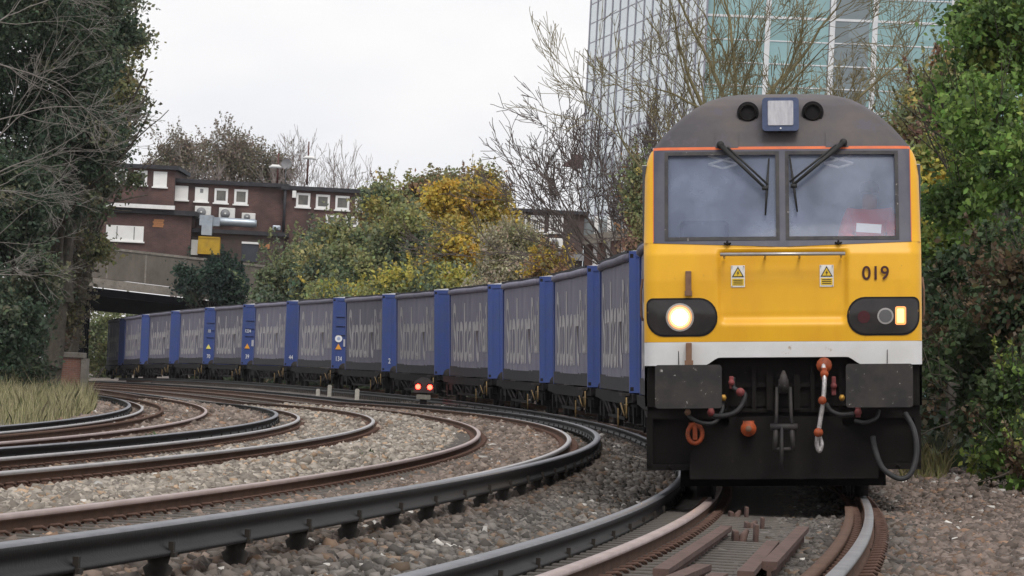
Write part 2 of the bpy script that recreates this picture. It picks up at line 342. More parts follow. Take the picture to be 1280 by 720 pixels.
def stones(n, u0, u1, rad, dens_far=1.0, dlim=(-8, 13.3)):
    u = u0 + (u1 - u0) * rng.random(n * 3) ** 0.8; d = dlim[0] + (dlim[1] - dlim[0]) * rng.random(n * 3)
    p = ground_pt(d, u)
    x = p[:, 0] / p[:, 1] * F + 640
    keep = (x > -40) & (x < 1320)
    for nm, dr in D.items():
        keep &= abs(d - dr) > (0.085 if nm[1] != 'c' else 0.05)
    keep &= ~((abs(d) < .68) & (rng.random(len(d)) > .3))
    u, d, p = u[keep][:n], d[keep][:n], p[keep][:n]; n = len(u)
    cube = np.array([(a, b, c) for a in (-1, 1) for b in (-1, 1) for c in (-1, 1)], float)
    v = cube[None] * (0.55 + 0.55 * rng.random((n, 8, 3)))
    r = rad[0] + (rad[1] - rad[0]) * rng.random(n) ** 1.8
    v *= (r[:, None, None] * (0.5 + 1.0 * rng.random((n, 1, 3))))
    q = rng.normal(size=(n, 4)); q /= np.linalg.norm(q, axis=1)[:, None]; w, a, b, c = q.T
    R = np.stack([np.stack([1 - 2 * (b * b + c * c), 2 * (a * b - c * w), 2 * (a * c + b * w)], -1), np.stack([2 * (a * b + c * w), 1 - 2 * (a * a + c * c), 2 * (b * c - a * w)], -1), np.stack([2 * (a * c - b * w), 2 * (b * c + a * w), 1 - 2 * (a * a + b * b)], -1)], 1)
    v = np.einsum('nij,nkj->nki', R, v) * np.array([1, 1, .85])
    inside = (abs(d) < .68)
    p[:, 2] += np.where(inside, 0.0, r * .5 + rng.random(n) * r * 1.0)
    v = v + p[:, None, :]
    f0 = np.array([(0, 1, 3, 2), (4, 6, 7, 5), (0, 4, 5, 1), (2, 3, 7, 6), (0, 2, 6, 4), (1, 5, 7, 3)])
    f = (f0[None] + 8 * np.arange(n)[:, None, None]).reshape(-1, 4)
    base = np.zeros((n, 3)); k = rng.random(n)
    def pal(c, lo, hi): return np.array(c)[None] * (lo + (hi - lo) * rng.random((n, 1)) ** 1.4)
    A = pal((.35, .31, .265), .45, 1.25); B = pal((.16, .145, .132), .35, 1.1); C = pal((.26, .21, .178), .45, 1.15); E_ = pal((.20, .158, .135), .45, 1.15)
    lim = lambda a, b: ((d + rng.normal(0, .15, n)) > a) & ((d + rng.normal(0, .15, n)) <= b)
    base = np.where(lim(-20, -1)[:, None], E_, base); base = np.where(lim(-1, 1.2)[:, None], B, base); base = np.where(lim(1.2, 2.7)[:, None], np.where((u < 42)[:, None], B * 1.25, B * 1.1), base)
    base = np.where(lim(2.7, 4.5)[:, None], C, base); base = np.where(lim(4.5, 8.6)[:, None], A, base); base = np.where(lim(8.6, 20)[:, None], C, base)
    base = np.where((base.sum(1) < .01)[:, None], B, base)
    near = np.min([abs(d - dr) for nm, dr in D.items()], axis=0); rust = np.clip(1 - near / .42, 0, 1)[:, None] * (.35 + .5 * rng.random((n, 1)))   # rust and oil shed along the rails
    base = base * (1 - rust) + base.mean(1, keepdims=True) * np.array([.72, .48, .36]) * rust
    tan = (rng.random(n) < .09)[:, None]; base = np.where(tan, base * np.array([1.2, .97, .78]), base); pale = (rng.random(n) < .014)[:, None]; base = np.where(pale, pal((.5, .48, .45), .7, 1.2), base)
    return v.reshape(-1, 3), f, np.repeat(base, 8, 0)
_pt = [stones(150000, 20, 58, (.012, .038)), stones(110000, 56, 110, (.02, .048)), stones(50000, 106, 190, (.035, .07))]
_of = np.cumsum([0] + [len(a[0]) for a in _pt])
tag(fast('ballast', np.concatenate([a[0] for a in _pt]), np.concatenate([a[1] + o_ for a, o_ in zip(_pt, _of)]), M_stone, col=np.concatenate([a[2] for a in _pt])),
    'loose grey and brown ballast stones spread between the rails', 'ballast', kind='stuff')

# ------------------------------------------------------------------ locomotive
M_yel = mat('yellow_paint', (0.78, 0.42, 0.012), (0.70, 0.345, 0.012), 1.6, 0.38, c3=(0.42, 0.21, 0.03), c3lo=0.655, c3scale=26, bump=0.03, bscale=3, stretch=(1.3, 1.3, .55))
M_sur = mat('dark_blue_grey_paint', (0.052, 0.055, 0.085), (0.085, 0.082, 0.105), 2.5, 0.5, c3=(0.12, 0.10, 0.10), c3lo=.66, c3scale=12)
M_roof = mat('weathered_roof_paint', (0.062, 0.058, 0.068), (0.105, 0.088, 0.084), 1.4, 0.62, c3=(0.085, 0.078, 0.095), c3lo=.55, c3scale=4)
M_white = mat('grubby_white_paint', (0.74, 0.75, 0.76), (0.66, 0.66, 0.65), 2, 0.45, c3=(0.45, 0.37, 0.30), c3lo=.62, c3scale=6)
M_orange = mat('orange_stripe_paint', (0.75, 0.16, 0.04), (0.60, 0.13, 0.05), 9, 0.5)
M_side = mat('grey_side_paint', (0.30, 0.30, 0.32), (0.24, 0.24, 0.25), 1.5, 0.5)
M_black = mat('brake_dust_black', (0.0095, 0.0082, 0.008), (0.018, 0.0155, 0.0145), 2.2, 0.8, c3=(0.032, 0.027, 0.025), c3lo=.64, c3scale=10, spec=.12)
M_buf = mat('chipped_dark_steel', (0.022, 0.021, 0.023), (0.048, 0.042, 0.039), 4, 0.65, 0.2, c3=(0.38, 0.37, 0.35), c3lo=.635, c3scale=16)
M_pit = mat('opening_shade_black', (0.010, 0.009, 0.010), rough=0.9)  # near-black colour stands in for shade in openings; also colours lamp housings
M_gasket = mat('rubber_gasket', (0.03, 0.028, 0.033), (0.06, 0.055, 0.055), 8, 0.7, c3=(0.36, 0.34, 0.32), c3lo=.635, c3scale=14)
M_orp = mat('orange_plastic', (0.42, 0.075, 0.016), (0.16, 0.04, 0.018), 14, 0.6)
M_red = mat('dull_red_paint', (0.25, 0.05, 0.05), (0.15, 0.04, 0.04), 15, 0.6)
M_brass = mat('dull_brass', (0.5, 0.28, 0.05), (0.35, 0.2, 0.05), 15, 0.5, .5)
M_hose = mat('rubber_hose', (0.018, 0.018, 0.02), (0.036, 0.035, 0.035), 10, 0.6)
M_metal = mat('bare_metal', (0.5, 0.48, 0.46), (0.38, 0.36, 0.35), 10, 0.35, 0.7)
M_cable = mat('silver_sleeved_cable', (0.62, 0.6, 0.6), (0.3, 0.28, 0.28), 30, 0.4, .3)
M_brown = mat('brown_bracket', (0.23, 0.13, 0.08), (0.16, 0.09, 0.06), 12, 0.8)
M_lampglass = mat('smoky_lens', (0.022, 0.02, 0.022), (0.035, 0.03, 0.03), 4, 0.12, spec=.4)
M_lamppanel = mat('milky_lamp_panel', (0.42, 0.42, 0.46), (0.58, 0.58, 0.62), 9, 0.35, stretch=(4, 4, .7))
M_bluef = mat('blue_lamp_frame', (0.085, 0.115, 0.21), (0.06, 0.08, 0.15), 8, 0.5)
M_lithalo2 = mat('painted_lamp_halo', (.5, .35, .2), emit=(1.0, 0.40, 0.12, 0.6))  # outer emissive ring imitating the headlamp's glare
M_lithalo = mat('painted_lamp_glow', (1, .7, .4), emit=(1.0, 0.45, 0.12, 1.3))  # inner, stronger ring of the imitated glare
M_lit = mat('lit_headlamp', (1, .9, .7), emit=(1.0, 0.78, 0.42, 26))
M_lit2 = mat('lit_marker_lamp', (1, .8, .4), emit=(1.0, 0.48, 0.11, 2.1))
M_lithalo3 = mat('painted_marker_glow', (1, .5, .2), emit=(1.0, 0.22, 0.03, 0.7))  # emissive ring imitating the glow round the marker lamp
M_num = mat('brown_black_lettering', (0.05, 0.012, 0.015), rough=.6)
M_signw = mat('white_plate', (0.78, 0.77, 0.74), (0.66, 0.64, 0.6), 25, .5)
M_signy = mat('yellow_symbol', (0.78, 0.52, 0.03), rough=.5)
M_blk = mat('black_symbol', (0.02, 0.02, 0.02), rough=.6)
M_cab = mat('cab_interior', (0.46, 0.50, 0.60), (0.36, 0.40, 0.50), 1.2, .8)
M_paper = mat('white_paper', (0.85, 0.87, 0.9), rough=.6)
M_hiviz = mat('orange_jacket', (0.95, 0.10, 0.03), (0.85, 0.08, 0.03), 8, .7)
M_skin = mat('skin', (0.5, 0.32, 0.24), rough=.6)
M_hair = mat('dark_hair', (0.03, 0.025, 0.02), rough=.7)
M_trou = mat('dark_cloth', (0.03, 0.03, 0.045), rough=.8)
M_glass = bpy.data.materials.new('windscreen_glass'); M_glass.use_nodes = True
_t = M_glass.node_tree; _b = _t.nodes['Principled BSDF']; _b.inputs['Base Color'].default_value = (0.33, 0.39, 0.55, 1); _b.inputs['Roughness'].default_value = .15; _b.inputs['Specular IOR Level'].default_value = .3
_b.inputs['Alpha'].default_value = .40
_n = _t.nodes.new('ShaderNodeTexNoise'); _n.inputs['Scale'].default_value = 2.2; _n.inputs['Detail'].default_value = 7; _n.inputs['Roughness'].default_value = .6; _c = _t.nodes.new('ShaderNodeTexCoord'); _t.links.new(_c.outputs['Object'], _n.inputs['Vector'])
_m = _t.nodes.new('ShaderNodeMapRange'); _m.inputs[1].default_value = .3; _m.inputs[2].default_value = .7; _m.inputs[3].default_value = .26; _m.inputs[4].default_value = .52; _t.links.new(_n.outputs[0], _m.inputs[0]); _t.links.new(_m.outputs[0], _b.inputs['Alpha'])   # uneven dirt film
M_glassd = mat('dark_side_glass', (0.02, 0.022, 0.03), rough=.08, spec=.8)

LY = 50.0
LM = frame(0, LY, 21, 0.056)
loco = thing('locomotive', 'yellow fronted electric locomotive with dark windscreens, white lower band and 019 on its nose', 'locomotive', LM)
# silhouette half width, face depth
WZ = [(.9, 1.325), (2.5, 1.325), (3.1, 1.315), (3.25, 1.295), (3.33, 1.268), (3.40, 1.225), (3.50, 1.145), (3.60, 1.055), (3.70, .945), (3.80, .81), (3.87, .69), (3.92, .55), (3.945, .40), (3.955, .2), (3.957, .04)]
DZ = [(.9, .05), (1.3, .03), (1.5, .01), (1.8, .0), (2.1, .015), (2.35, .05), (2.46, .10), (2.6, .16), (3.4, .44), (3.55, .51), (3.7, .62), (3.8, .74), (3.87, .9), (3.92, 1.1), (3.945, 1.3), (3.957, 1.7)]
def W_(z): return float(np.interp(z, [a for a, _ in WZ], [b for _, b in WZ]))
def sst(a, b, x): t = min(max((x - a) / (b - a), 0), 1); return t * t * (3 - 2 * t)
def Df(x, z, recess=True):
    w = W_(z); r = min(.12, w * .5); ax = abs(x)
    d = float(np.interp(z, [a for a, _ in DZ], [b for _, b in DZ])) + .10 * (ax / 1.33) ** 2
    if ax > w - r:
        q = min(ax - (w - r), r); d += r - math.sqrt(max(r * r - q * q, 0))
    if recess and 1.6 < z < 2.42:      # pressed panel in the middle of the nose
        d += .055 * (1 - sst(.57, .64, ax + .12 * max(0, 1.85 - z))) * sst(1.66, 1.76, z) * (1 - sst(2.34, 2.40, z) * 0.9)
    return d
def patch(m, xa, xb, za, zb, nx, nz, off=0.0, mi=0, smooth=True):
    """grid on the face surface; xa, xb, za, zb may be functions"""
    vs = []
    for j in range(nz + 1):
        tj = j / nz
        for i in range(nx + 1):
            ti = i / nx
            if callable(za) or callable(zb):
                x = xa + (xb - xa) * ti; a = za(x) if callable(za) else za; b = zb(x) if callable(zb) else zb; z = a + (b - a) * tj
            else:
                z = za + (zb - za) * tj; a = xa(z) if callable(xa) else xa; b = xb(z) if callable(xb) else xb; x = a + (b - a) * ti
            vs.append((x, Df(x, z) - off, z))
    fs = [(j * (nx + 1) + i, j * (nx + 1) + i + 1, (j + 1) * (nx + 1) + i + 1, (j + 1) * (nx + 1) + i) for j in range(nz) for i in range(nx)]
    m.add(vs, fs, mi, smooth); return m
def disc(m, outline, off, mi=0, rings=6):
    cx = sum(p[0] for p in outline) / len(outline); cz = sum(p[1] for p in outline) / len(outline); k = len(outline); vs = []
    for r in range(rings + 1):
        t = 1 - r / rings * .98
        for x, z in outline:
            X = cx + (x - cx) * t; Z = cz + (z - cz) * t; vs.append((X, Df(X, Z) - off, Z))
    fs = [(r * k + i, r * k + (i + 1) % k, (r + 1) * k + (i + 1) % k, (r + 1) * k + i) for r in range(rings) for i in range(k)] + [tuple(rings * k + i for i in range(k))]
    m.add(vs, fs, mi, True); return m
def rrect(x0, x1, z0, z1, r, n=6):
    if not isinstance(r, (tuple, list)): r = (r,) * 4
    out = []
    for (cx, cz, a0), q in zip(((x1, z1, 0), (x0, z1, 90), (x0, z0, 180), (x1, z0, 270)), r):
        ox = cx + (-q if cx == x1 else q); oz = cz + (-q if cz == z1 else q)
        for i in range(n + 1):
            a = math.radians(a0 + 90 * i / n); out.append((ox + q * math.cos(a), oz + q * math.sin(a)))
    return out
S = 131.4
def lx(px): return (px - 979) / S
def lz(py): return (632 - py) / S
zr = lambda x: 2.418 + .045 * min(abs(x) / 1.24, 1)          # lower edge of the dark surround (a shallow V)
# body sides and roof
m = MB(); rows = [z for z, _ in WZ]; ysl = [None, 1.9, 3.2, 19, 20.6]; vs = []
for sgn in (-1, 1):
    vs = []
    for z in rows:
        w = W_(z); y0 = Df(w, z, False)
        for y in (y0, max(y0 + .05, 2.2), 4, 8, 12, 16, 20.9): vs.append((sgn * w, y, z))
    n = 7; m.add(vs, [(j * n + i, j * n + i + 1, (j + 1) * n + i + 1, (j + 1) * n + i) for j in range(len(rows) - 1) for i in range(n - 1)], 0, True)
    for j in range(len(rows) - 1):
        pass
top = rows[-1]; m.add([(-.04, 1.75, top), (.04, 1.75, top), (.04, 20.9, top), (-.04, 20.9, top)], [(0, 1, 2, 3)], 0)
m.add([(-W_(z), 20.9, z) for z in rows] + [(W_(z), 20.9, z) for z in rows[::-1]], [tuple(range(2 * len(rows)))], 0)
m.add([(-1.325, .2, .9), (1.325, .2, .9), (1.325, 20.9, .9), (-1.325, 20.9, .9)], [(0, 1, 2, 3)], 0)
for i_, p_ in enumerate(m.f):
    if min(m.v[q][2] for q in p_) > 3.2: m.mi[i_] = 1
body = m.build('body', [M_side, M_roof], loco)
# the nose: yellow panel with yellow edges up both sides of the windscreens
m = MB(); patch(m, -1.325, 1.325, 1.515, 2.40, 160, 60, 0)
m2 = MB()
patch(m, -1.325, 1.325, 2.40, zr, 60, 4, 0)
for sgn in (-1, 1):
    patch(m, lambda z, s=sgn: s * 1.235, lambda z, s=sgn: s * W_(z), 2.463, 3.36, 8, 24, 0)
m.build('nose_panel', M_yel, loco)
def zb_(x): return 1.29 + .075 * (1 - sst(.60, .76, abs(x)))
m = MB(); patch(m, -1.325, 1.325, zb_, 1.513, 90, 8, .004)
vsb = []
for i in range(91):
    x = -1.325 + 2.65 * i / 90; vsb += [(x, Df(x, 1.3) - .004, zb_(x)), (x, Df(x, 1.3) + .12, zb_(x))]
m.add(vsb, [(2 * i, 2 * i + 1, 2 * i + 3, 2 * i + 2) for i in range(90)], 0)
wb = m.build('lower_band', M_white, loco)
m = MB()
for x in (lx(848), lx(1109)): m.box(x - .004, x + .004, Df(x, 1.4) - .007, Df(x, 1.4) + .01, 1.30, 1.51)
m.build('panel_seam', M_gasket, wb)
gl = [(lx(835), lx(972)), (lx(987), lx(1122))]; gz0, gz1 = lz(302), lz(196)
zs = 3.365
m = MB()
patch(m, -1.234, gl[0][0], zr, zs, 8, 20, .006); patch(m, gl[0][1], gl[1][0], zr, zs, 4, 20, .006); patch(m, gl[1][1], 1.234, zr, zs, 8, 20, .006)
for a, b in gl:
    patch(m, a, b, zr, gz0, 24, 2, .006); patch(m, a, b, gz1, zs, 24, 3, .006)
sur = m.build('windscreen_surround', M_sur, loco)
m = MB(); patch(m, -1.235, 1.235, 3.365, 3.392, 60, 1, .008); patch(m, -1.235, -1.228, 2.47, 3.365, 1, 20, .008); patch(m, 1.228, 1.235, 2.47, 3.365, 1, 20, .008)
m.build('orange_stripe', M_orange, loco)
m = MB(); patch(m, lambda z: -W_(z), lambda z: W_(z), 3.36, 3.957, 60, 40, .0); m.build('roof_dome', M_roof, loco)
for k, (a, b) in enumerate(gl):
    g = MB(); patch(g, a - .02, b + .02, gz0 - .02, gz1 + .02, 20, 16, -.03); w = g.build('windscreen', M_glass, loco)
    fr = MB(); e = .028
    for (x0, x1, z0, z1) in ((a - e, a + .006, gz0 - e, gz1 + e), (b - .006, b + e, gz0 - e, gz1 + e), (a, b, gz0 - e, gz0 + .006), (a, b, gz1 - .006, gz1 + e)):
        patch(fr, x0, x1, z0, z1, 12 if x1 - x0 > .5 else 1, 14 if z1 - z0 > .5 else 1, .011)
        vs = []
    fr.build('window_gasket', M_gasket, w)
    # white crossed bars in a diamond shape behind the glass
    sc = MB(); cx = lx((905, 1051)[k]); zt = lz(203)
    yy = Df(cx, 3.2) + .14
    for s in (-1, 1):
        sc.tube([(cx - s * .14, yy, zt + .045), (cx, yy, zt + .005), (cx + s * .14, yy, zt - .035)], .012, 6)
        sc.tube([(cx - s * .14, yy + .015, zt - .035), (cx, yy + .015, zt - .075)], .012, 6); sc.tube([(cx - s * .14, yy + .012, zt + .043), (cx, yy + .012, zt + .085)], .012, 6)
    sc.tube([(cx - .30, yy, zt + .09), (cx + .30, yy, zt + .09)], .014, 6)
    sc.build('white_diamond_bars', M_paper, w)
# cab interior
m = MB(); m.box(-1.2, 1.2, 1.75, 1.8, 1.6, 3.5); m.box(-1.24, -1.2, .7, 1.8, 1.6, 3.4); m.box(1.2, 1.24, .7, 1.8, 1.6, 3.4); m.box(-1.2, 1.2, .6, 1.8, 1.3, 1.34)
m.box(-1.15, 1.15, .55, .95, 2.2, 2.28, bev=.02)
m.build('cab_interior', M_cab, loco)
for x in (-.75, .84):
    s_ = MB(); s_.box(x - .26, x + .26, 1.0, 1.5, 2.10, 2.22, bev=.04); s_.box(x - .24, x + .24, 1.46, 1.56, 2.2, 2.72, bev=.04); s_.cyl((x, 1.25, 1.34), (x, 1.25, 2.11), .07); s_.build('driver_seat', M_trou, loco)
pp = MB(); a_ = Matrix.Translation((lx(1088), .36, lz(291))) @ Matrix.Rotation(math.radians(4), 4, 'Y'); pp.box(-.12, .12, 0, .004, -.04, .045, M=a_); pp = pp.build('paper_sheet', M_paper, None); pp.matrix_world = LM.copy()
tag(pp, 'white sheet of paper lying behind the right windscreen of the yellow locomotive', 'paper')

# lamps: smoky oval clusters in the nose
zl0, zl1 = lz(424), lz(380)
OLm = rrect(lx(810), lx(895), zl0, zl1, (.165, .06, .16, .165)); ORm = [(-x + 0.0, z) for x, z in OLm]; ORm = rrect(lx(1061), lx(1148), zl0, zl1, (.06, .165, .165, .16))
for k, ol in enumerate((OLm, ORm)):
    cx = sum(p[0] for p in ol) / len(ol); cz = (zl0 + zl1) / 2
    h = MB(); disc(h, [(cx + (x - cx) * 1.05, cz + (z - cz) * 1.10) for x, z in ol], .007); hd = h.build('headlight', M_pit, loco)
    g = MB(); disc(g, ol, .013); g.build('lens_cover', M_lampglass, hd)
    def round_(cx, cz, r, off, mt, nm):
        o = MB(); disc(o, [(cx + r * math.cos(a * math.pi / 12), cz + r * math.sin(a * math.pi / 12)) for a in range(24)], off, rings=3); return o.build(nm, mt, hd)
    if k == 0:
        round_(lx(850), lz(402), .135, .017, M_metal, 'reflector'); round_(lx(850), lz(402), .118, .019, M_lithalo2, 'lamp_glow_ring'); round_(lx(850), lz(402), .100, .021, M_lithalo, 'lamp_glow_ring'); round_(lx(850), lz(402), .074, .024, M_lit, 'lit_bulb')  # the two emissive rings imitate glare around the bulb
    else:
        round_(lx(1107), lz(402), .078, .017, M_metal, 'reflector'); round_(lx(1107), lz(402), .062, .021, mat('grey_lens', (.12, .12, .125), rough=.2), 'unlit_bulb')
        round_(lx(1080), lz(403), 0.06, .017, mat('dark_red_lens', (.06, .012, .016), rough=.2), 'tail_lamp')
        o = MB(); disc(o, rrect(lx(1121.5), lx(1130.2), lz(410.5), lz(393), .012, 3), .021, rings=3); o.build('marker_lamp', M_lit2, hd)
        o = MB(); disc(o, rrect(lx(1119.2), lx(1132.8), lz(413), lz(390), .02, 3), .018, rings=3); o.build('lamp_glow_ring', M_lithalo3, hd)
# roof lamp and horns
lampb = MB(); yb = Df(0, 3.65); x0, x1, z0, z1 = lx(955), lx(1001), lz(167), lz(125)
lampb.prism(rrect(x0, x1, z0, z1, .035), .36, .9, 0); lampb = lampb.build('roof_headlamp', M_bluef, loco)
g = MB(); g.prism(rrect(lx(962), lx(994), lz(160), lz(129), .012), .352, .362); g.build('lamp_panel', M_lamppanel, lampb)
bolt = MB(); bolt.cyl((lx(978), .35, lz(164)), (lx(978), .362, lz(164)), .009, 8); bolt.build('bolt', M_paper, lampb)
for px in (937, 1019):
    c = (lx(px), lz(142)); r = .105; hn = MB()
    out = [(c[0] + r * math.cos(math.radians(a)), c[1] + r * math.sin(math.radians(a))) for a in range(-35, 216, 10)] + [(c[0] - .098, c[1] - .13), (c[0] + .098, c[1] - .13)]
    hn.prism(out, .60, .95); hn = hn.build('horn_recess_plug', M_pit, loco)  # solid plug; the darkness of the recess is put into its colour
    rm = MB(); rm.tube([(c[0] + .075 * math.cos(a * math.pi / 10), .494, c[1] + .075 * math.sin(a * math.pi / 10)) for a in range(21)], .012, 6, caps=False); rm.v = [(a, b + .09, d) for a, b, d in rm.v]; rm.build('horn', M_black, hn)
# mounting plates of the wipers, wipers
def P3(px, py, off): x, z = lx(px), lz(py); return (x, Df(x, z) - off, z)
for (pv, el, b0, b1, ps) in (((902, 184), (957, 239), (963, 202), (958, 274), 1), ((1057, 182), (993, 236), (989, 199), (998, 270), -1)):
    m = MB(); m.tube([P3(pv[0], pv[1], .05), P3((pv[0] + el[0]) / 2, (pv[1] + el[1]) / 2, .075), P3(el[0], el[1], .055)], [.026, .018, .013], 8)
    m.tube([P3(pv[0] + 9 * ps, pv[1] + 3, .05), P3(el[0] + 4 * ps, el[1] - 4, .055)], .011, 6)
    m.tube([P3(pv[0], pv[1], -.03), P3(pv[0], pv[1], .07)], .038, 10); m.tube([P3(el[0] - 3, el[1] + 1, .05), P3(el[0] + 5, el[1] + 1, .05)], .02, 8)
    w = m.build('wiper', M_blk, loco)
    b = MB(); b.tube([P3(*b0, .025), P3((b0[0] + b1[0]) / 2, (b0[1] + b1[1]) / 2, .04), P3(*b1, .025)], [.009, .016, .009], 6); b.build('wiper_blade', M_blk, w)
    pl = MB(); x, z = lx(pv[0] + 8 * ps), lz(181); patch(pl, x - .11, x + .11, z - .05, z + .10, 2, 2, .012); pl.build('wiper_plate', M_roof, loco)
# handrail, brackets, signs, number
m = MB(); y = -.075; m.tube([(lx(901), y, lz(324)), (lx(1057), y, lz(324))], .018, 10)
for px in (906, 957, 1000, 1052): m.tube([(lx(px), y + .0, lz(325)), (lx(px), .09, lz(328))], .012, 6)
m.build('handrail', M_metal, loco)
m = MB(); x = lx(861)
m.box(x - .028, x + .028, Df(x, 2.1) - .05, Df(x, 2.1) + .02, lz(374), lz(344), bev=.008); m.box(x - .035, x + .035, Df(x, 2.1) - .06, Df(x, 2.1), lz(375), lz(369)); m.build('lamp_bracket', M_brown, loco)
m = MB(); m.box(x - .028, x + .028, -.03, .06, lz(463), lz(434), bev=.008); m.box(x - .04, x + .04, -.04, .06, lz(465), lz(456)); m.build('lamp_bracket', M_brown, loco)
for px in (923, 1034):
    x, z = lx(px), lz(351); y = Df(x, z)
    m = MB(); patch(m, x - .066, x + .066, z - .104, z + .104, 4, 6, .008); sg = m.build('warning_sign', M_signw, loco)
    def flat(nm, poly, mt, o):
        q = MB(); q.add([(a, Df(a, b) - o, b) for a, b in poly], [tuple(range(len(poly)))]); return q.build(nm, mt, sg)
    flat('triangle_border', [(x - .058, z - .008), (x + .058, z - .008), (x, z + .094)], M_blk, .012)
    flat('triangle_symbol', [(x - .043, z + .001), (x + .043, z + .001), (x, z + .076)], M_signy, .015)
    flat('bolt_symbol', [(x + .008, z + .058), (x - .014, z + .026), (x - .001, z + .03), (x - .006, z + .003), (x + .014, z + .038), (x + .002, z + .034)], M_blk, .018)
    flat('text_panel', [(x - .056, z - .088), (x + .056, z - .088), (x + .056, z - .022), (x - .056, z - .022)], M_signy, .012)
    q = MB()
    for i in range(3): patch(q, x - .045, x + .045, z - .04 - .018 * i, z - .033 - .018 * i, 2, 1, .015)
    q.build('text_lines', M_blk, sg)
    q = MB()
    for a in (-1, 1):
        for b in (-1, 1): q.cyl((x + a * .057, y - .016, z + b * .095), (x + a * .057, y, z + b * .095), .006, 6)
    q.build('screw', M_metal, sg)
xn, zn = lx(1095), lz(356)
text('number', '019', .17, M_num, loco, Matrix.Translation((xn, Df(xn, zn) - .012, zn)) @ Matrix.Rotation(math.radians(2.5), 4, 'Z') @ Matrix.Rotation(math.pi / 2, 4, 'X'), .006, width=.255, height=.128, bold=.0022)
for px in (910, 1049):
    x = lx(px); m = MB(); m.tube([(x - .03, Df(x, 2.47) - .03, 2.455), (x, Df(x, 2.47) - .05, 2.44), (x + .03, Df(x, 2.47) - .03, 2.455)], .01, 6); m.tube([(x, Df(x, 2.47), 2.47), (x, Df(x, 2.47) - .05, 2.44)], .012, 6); m.build('grab_hook', M_black, loco)
# side door edges and mirrors seen past the cab corner
for s in (-1, 1):
    m = MB(); m.box(s * 1.27, s * 1.334, .58, .66, 2.50, 3.22, bev=.006); m.build('mirror', M_glassd, loco)
    m = MB(); m.box(s * 1.28, s * 1.332, 1.0, 1.7, 2.55, 3.15, bev=.006); m.build('side_window', M_glassd, loco)
    m = MB(); m.tube([(s * 1.345, .62, lz(352)), (s * 1.36, .62, lz(366)), (s * 1.36, .62, lz(398)), (s * 1.345, .62, lz(405))], .012, 6); m.build('grab_rail', M_brown, loco)
    m = MB()
    for k in range(6): m.box(s * 1.325, s * 1.335, 4 + 2.3 * k, 5.8 + 2.3 * k, 2.2, 3.1)
    m.build('side_grille', M_pit, loco)
# underframe
m = MB(); m.box(-1.30, 1.30, .24, 20.7, .78, 1.36); m.box(-1.31, 1.31, .30, 1.7, .36, .8); m.box(-1.25, 1.25, 6.5, 14, .3, .8); m.box(-1.2, 1.2, 20.5, 20.9, .3, .9)
m.box(-.55, -.52, .20, .24, .82, 1.26); m.box(-.56, .56, .2, .24, .84, .88); m.box(-.56, .56, .2, .24, 1.08, 1.12); m.box(-.30, -.26, .17, .24, .84, 1.28); m.box(.26, .30, .17, .24, .84, 1.28); m.box(.53, .56, .2, .24, .82, 1.26); m.box(-.16, -.1, .17, .24, .86, 1.2); m.box(.1, .16, .17, .24, .86, 1.2)
m.build('underframe', M_black, loco)
m = MB(); m.prism([(-.90, .205), (.90, .205), (.90, .46), (.56, .72), (.56, .80), (-.52, .80), (-.52, .72), (-.90, .46)], .14, .24); m.box(lx(1006) - .004, lx(1006) + .004, .135, .14, .21, .8); m.box(lx(956) - .003, lx(956) + .003, .136, .14, .21, .8)
m.build('snow_plough', M_black, loco)
for s in (-1, 1):
    st = MB(); st.box(s * 1.02 - .29, s * 1.02 + .29, .22, .7, .29, .355); st.box(s * 1.28 - .03, s * 1.28 + .03, .22, .6, .31, .80); st.cyl((s * 1.09, .19, .325), (s * 1.09, .23, .325), .022, 8); st.build('footstep', M_black, loco)
    b = MB(); b.prism(rrect(s * .90 - .315, s * .90 + .315, lz(516), lz(462), .03), -.42, -.375); bo = b.build('buffer', M_buf, loco)
    q = MB(); q.cyl((s * .90, -.376, 1.09), (s * .90, .0, 1.09), .12, 20); q.cyl((s * .90, -.05, 1.09), (s * .90, .25, 1.09), .19, 20); q.build('buffer_shank', M_black, bo)
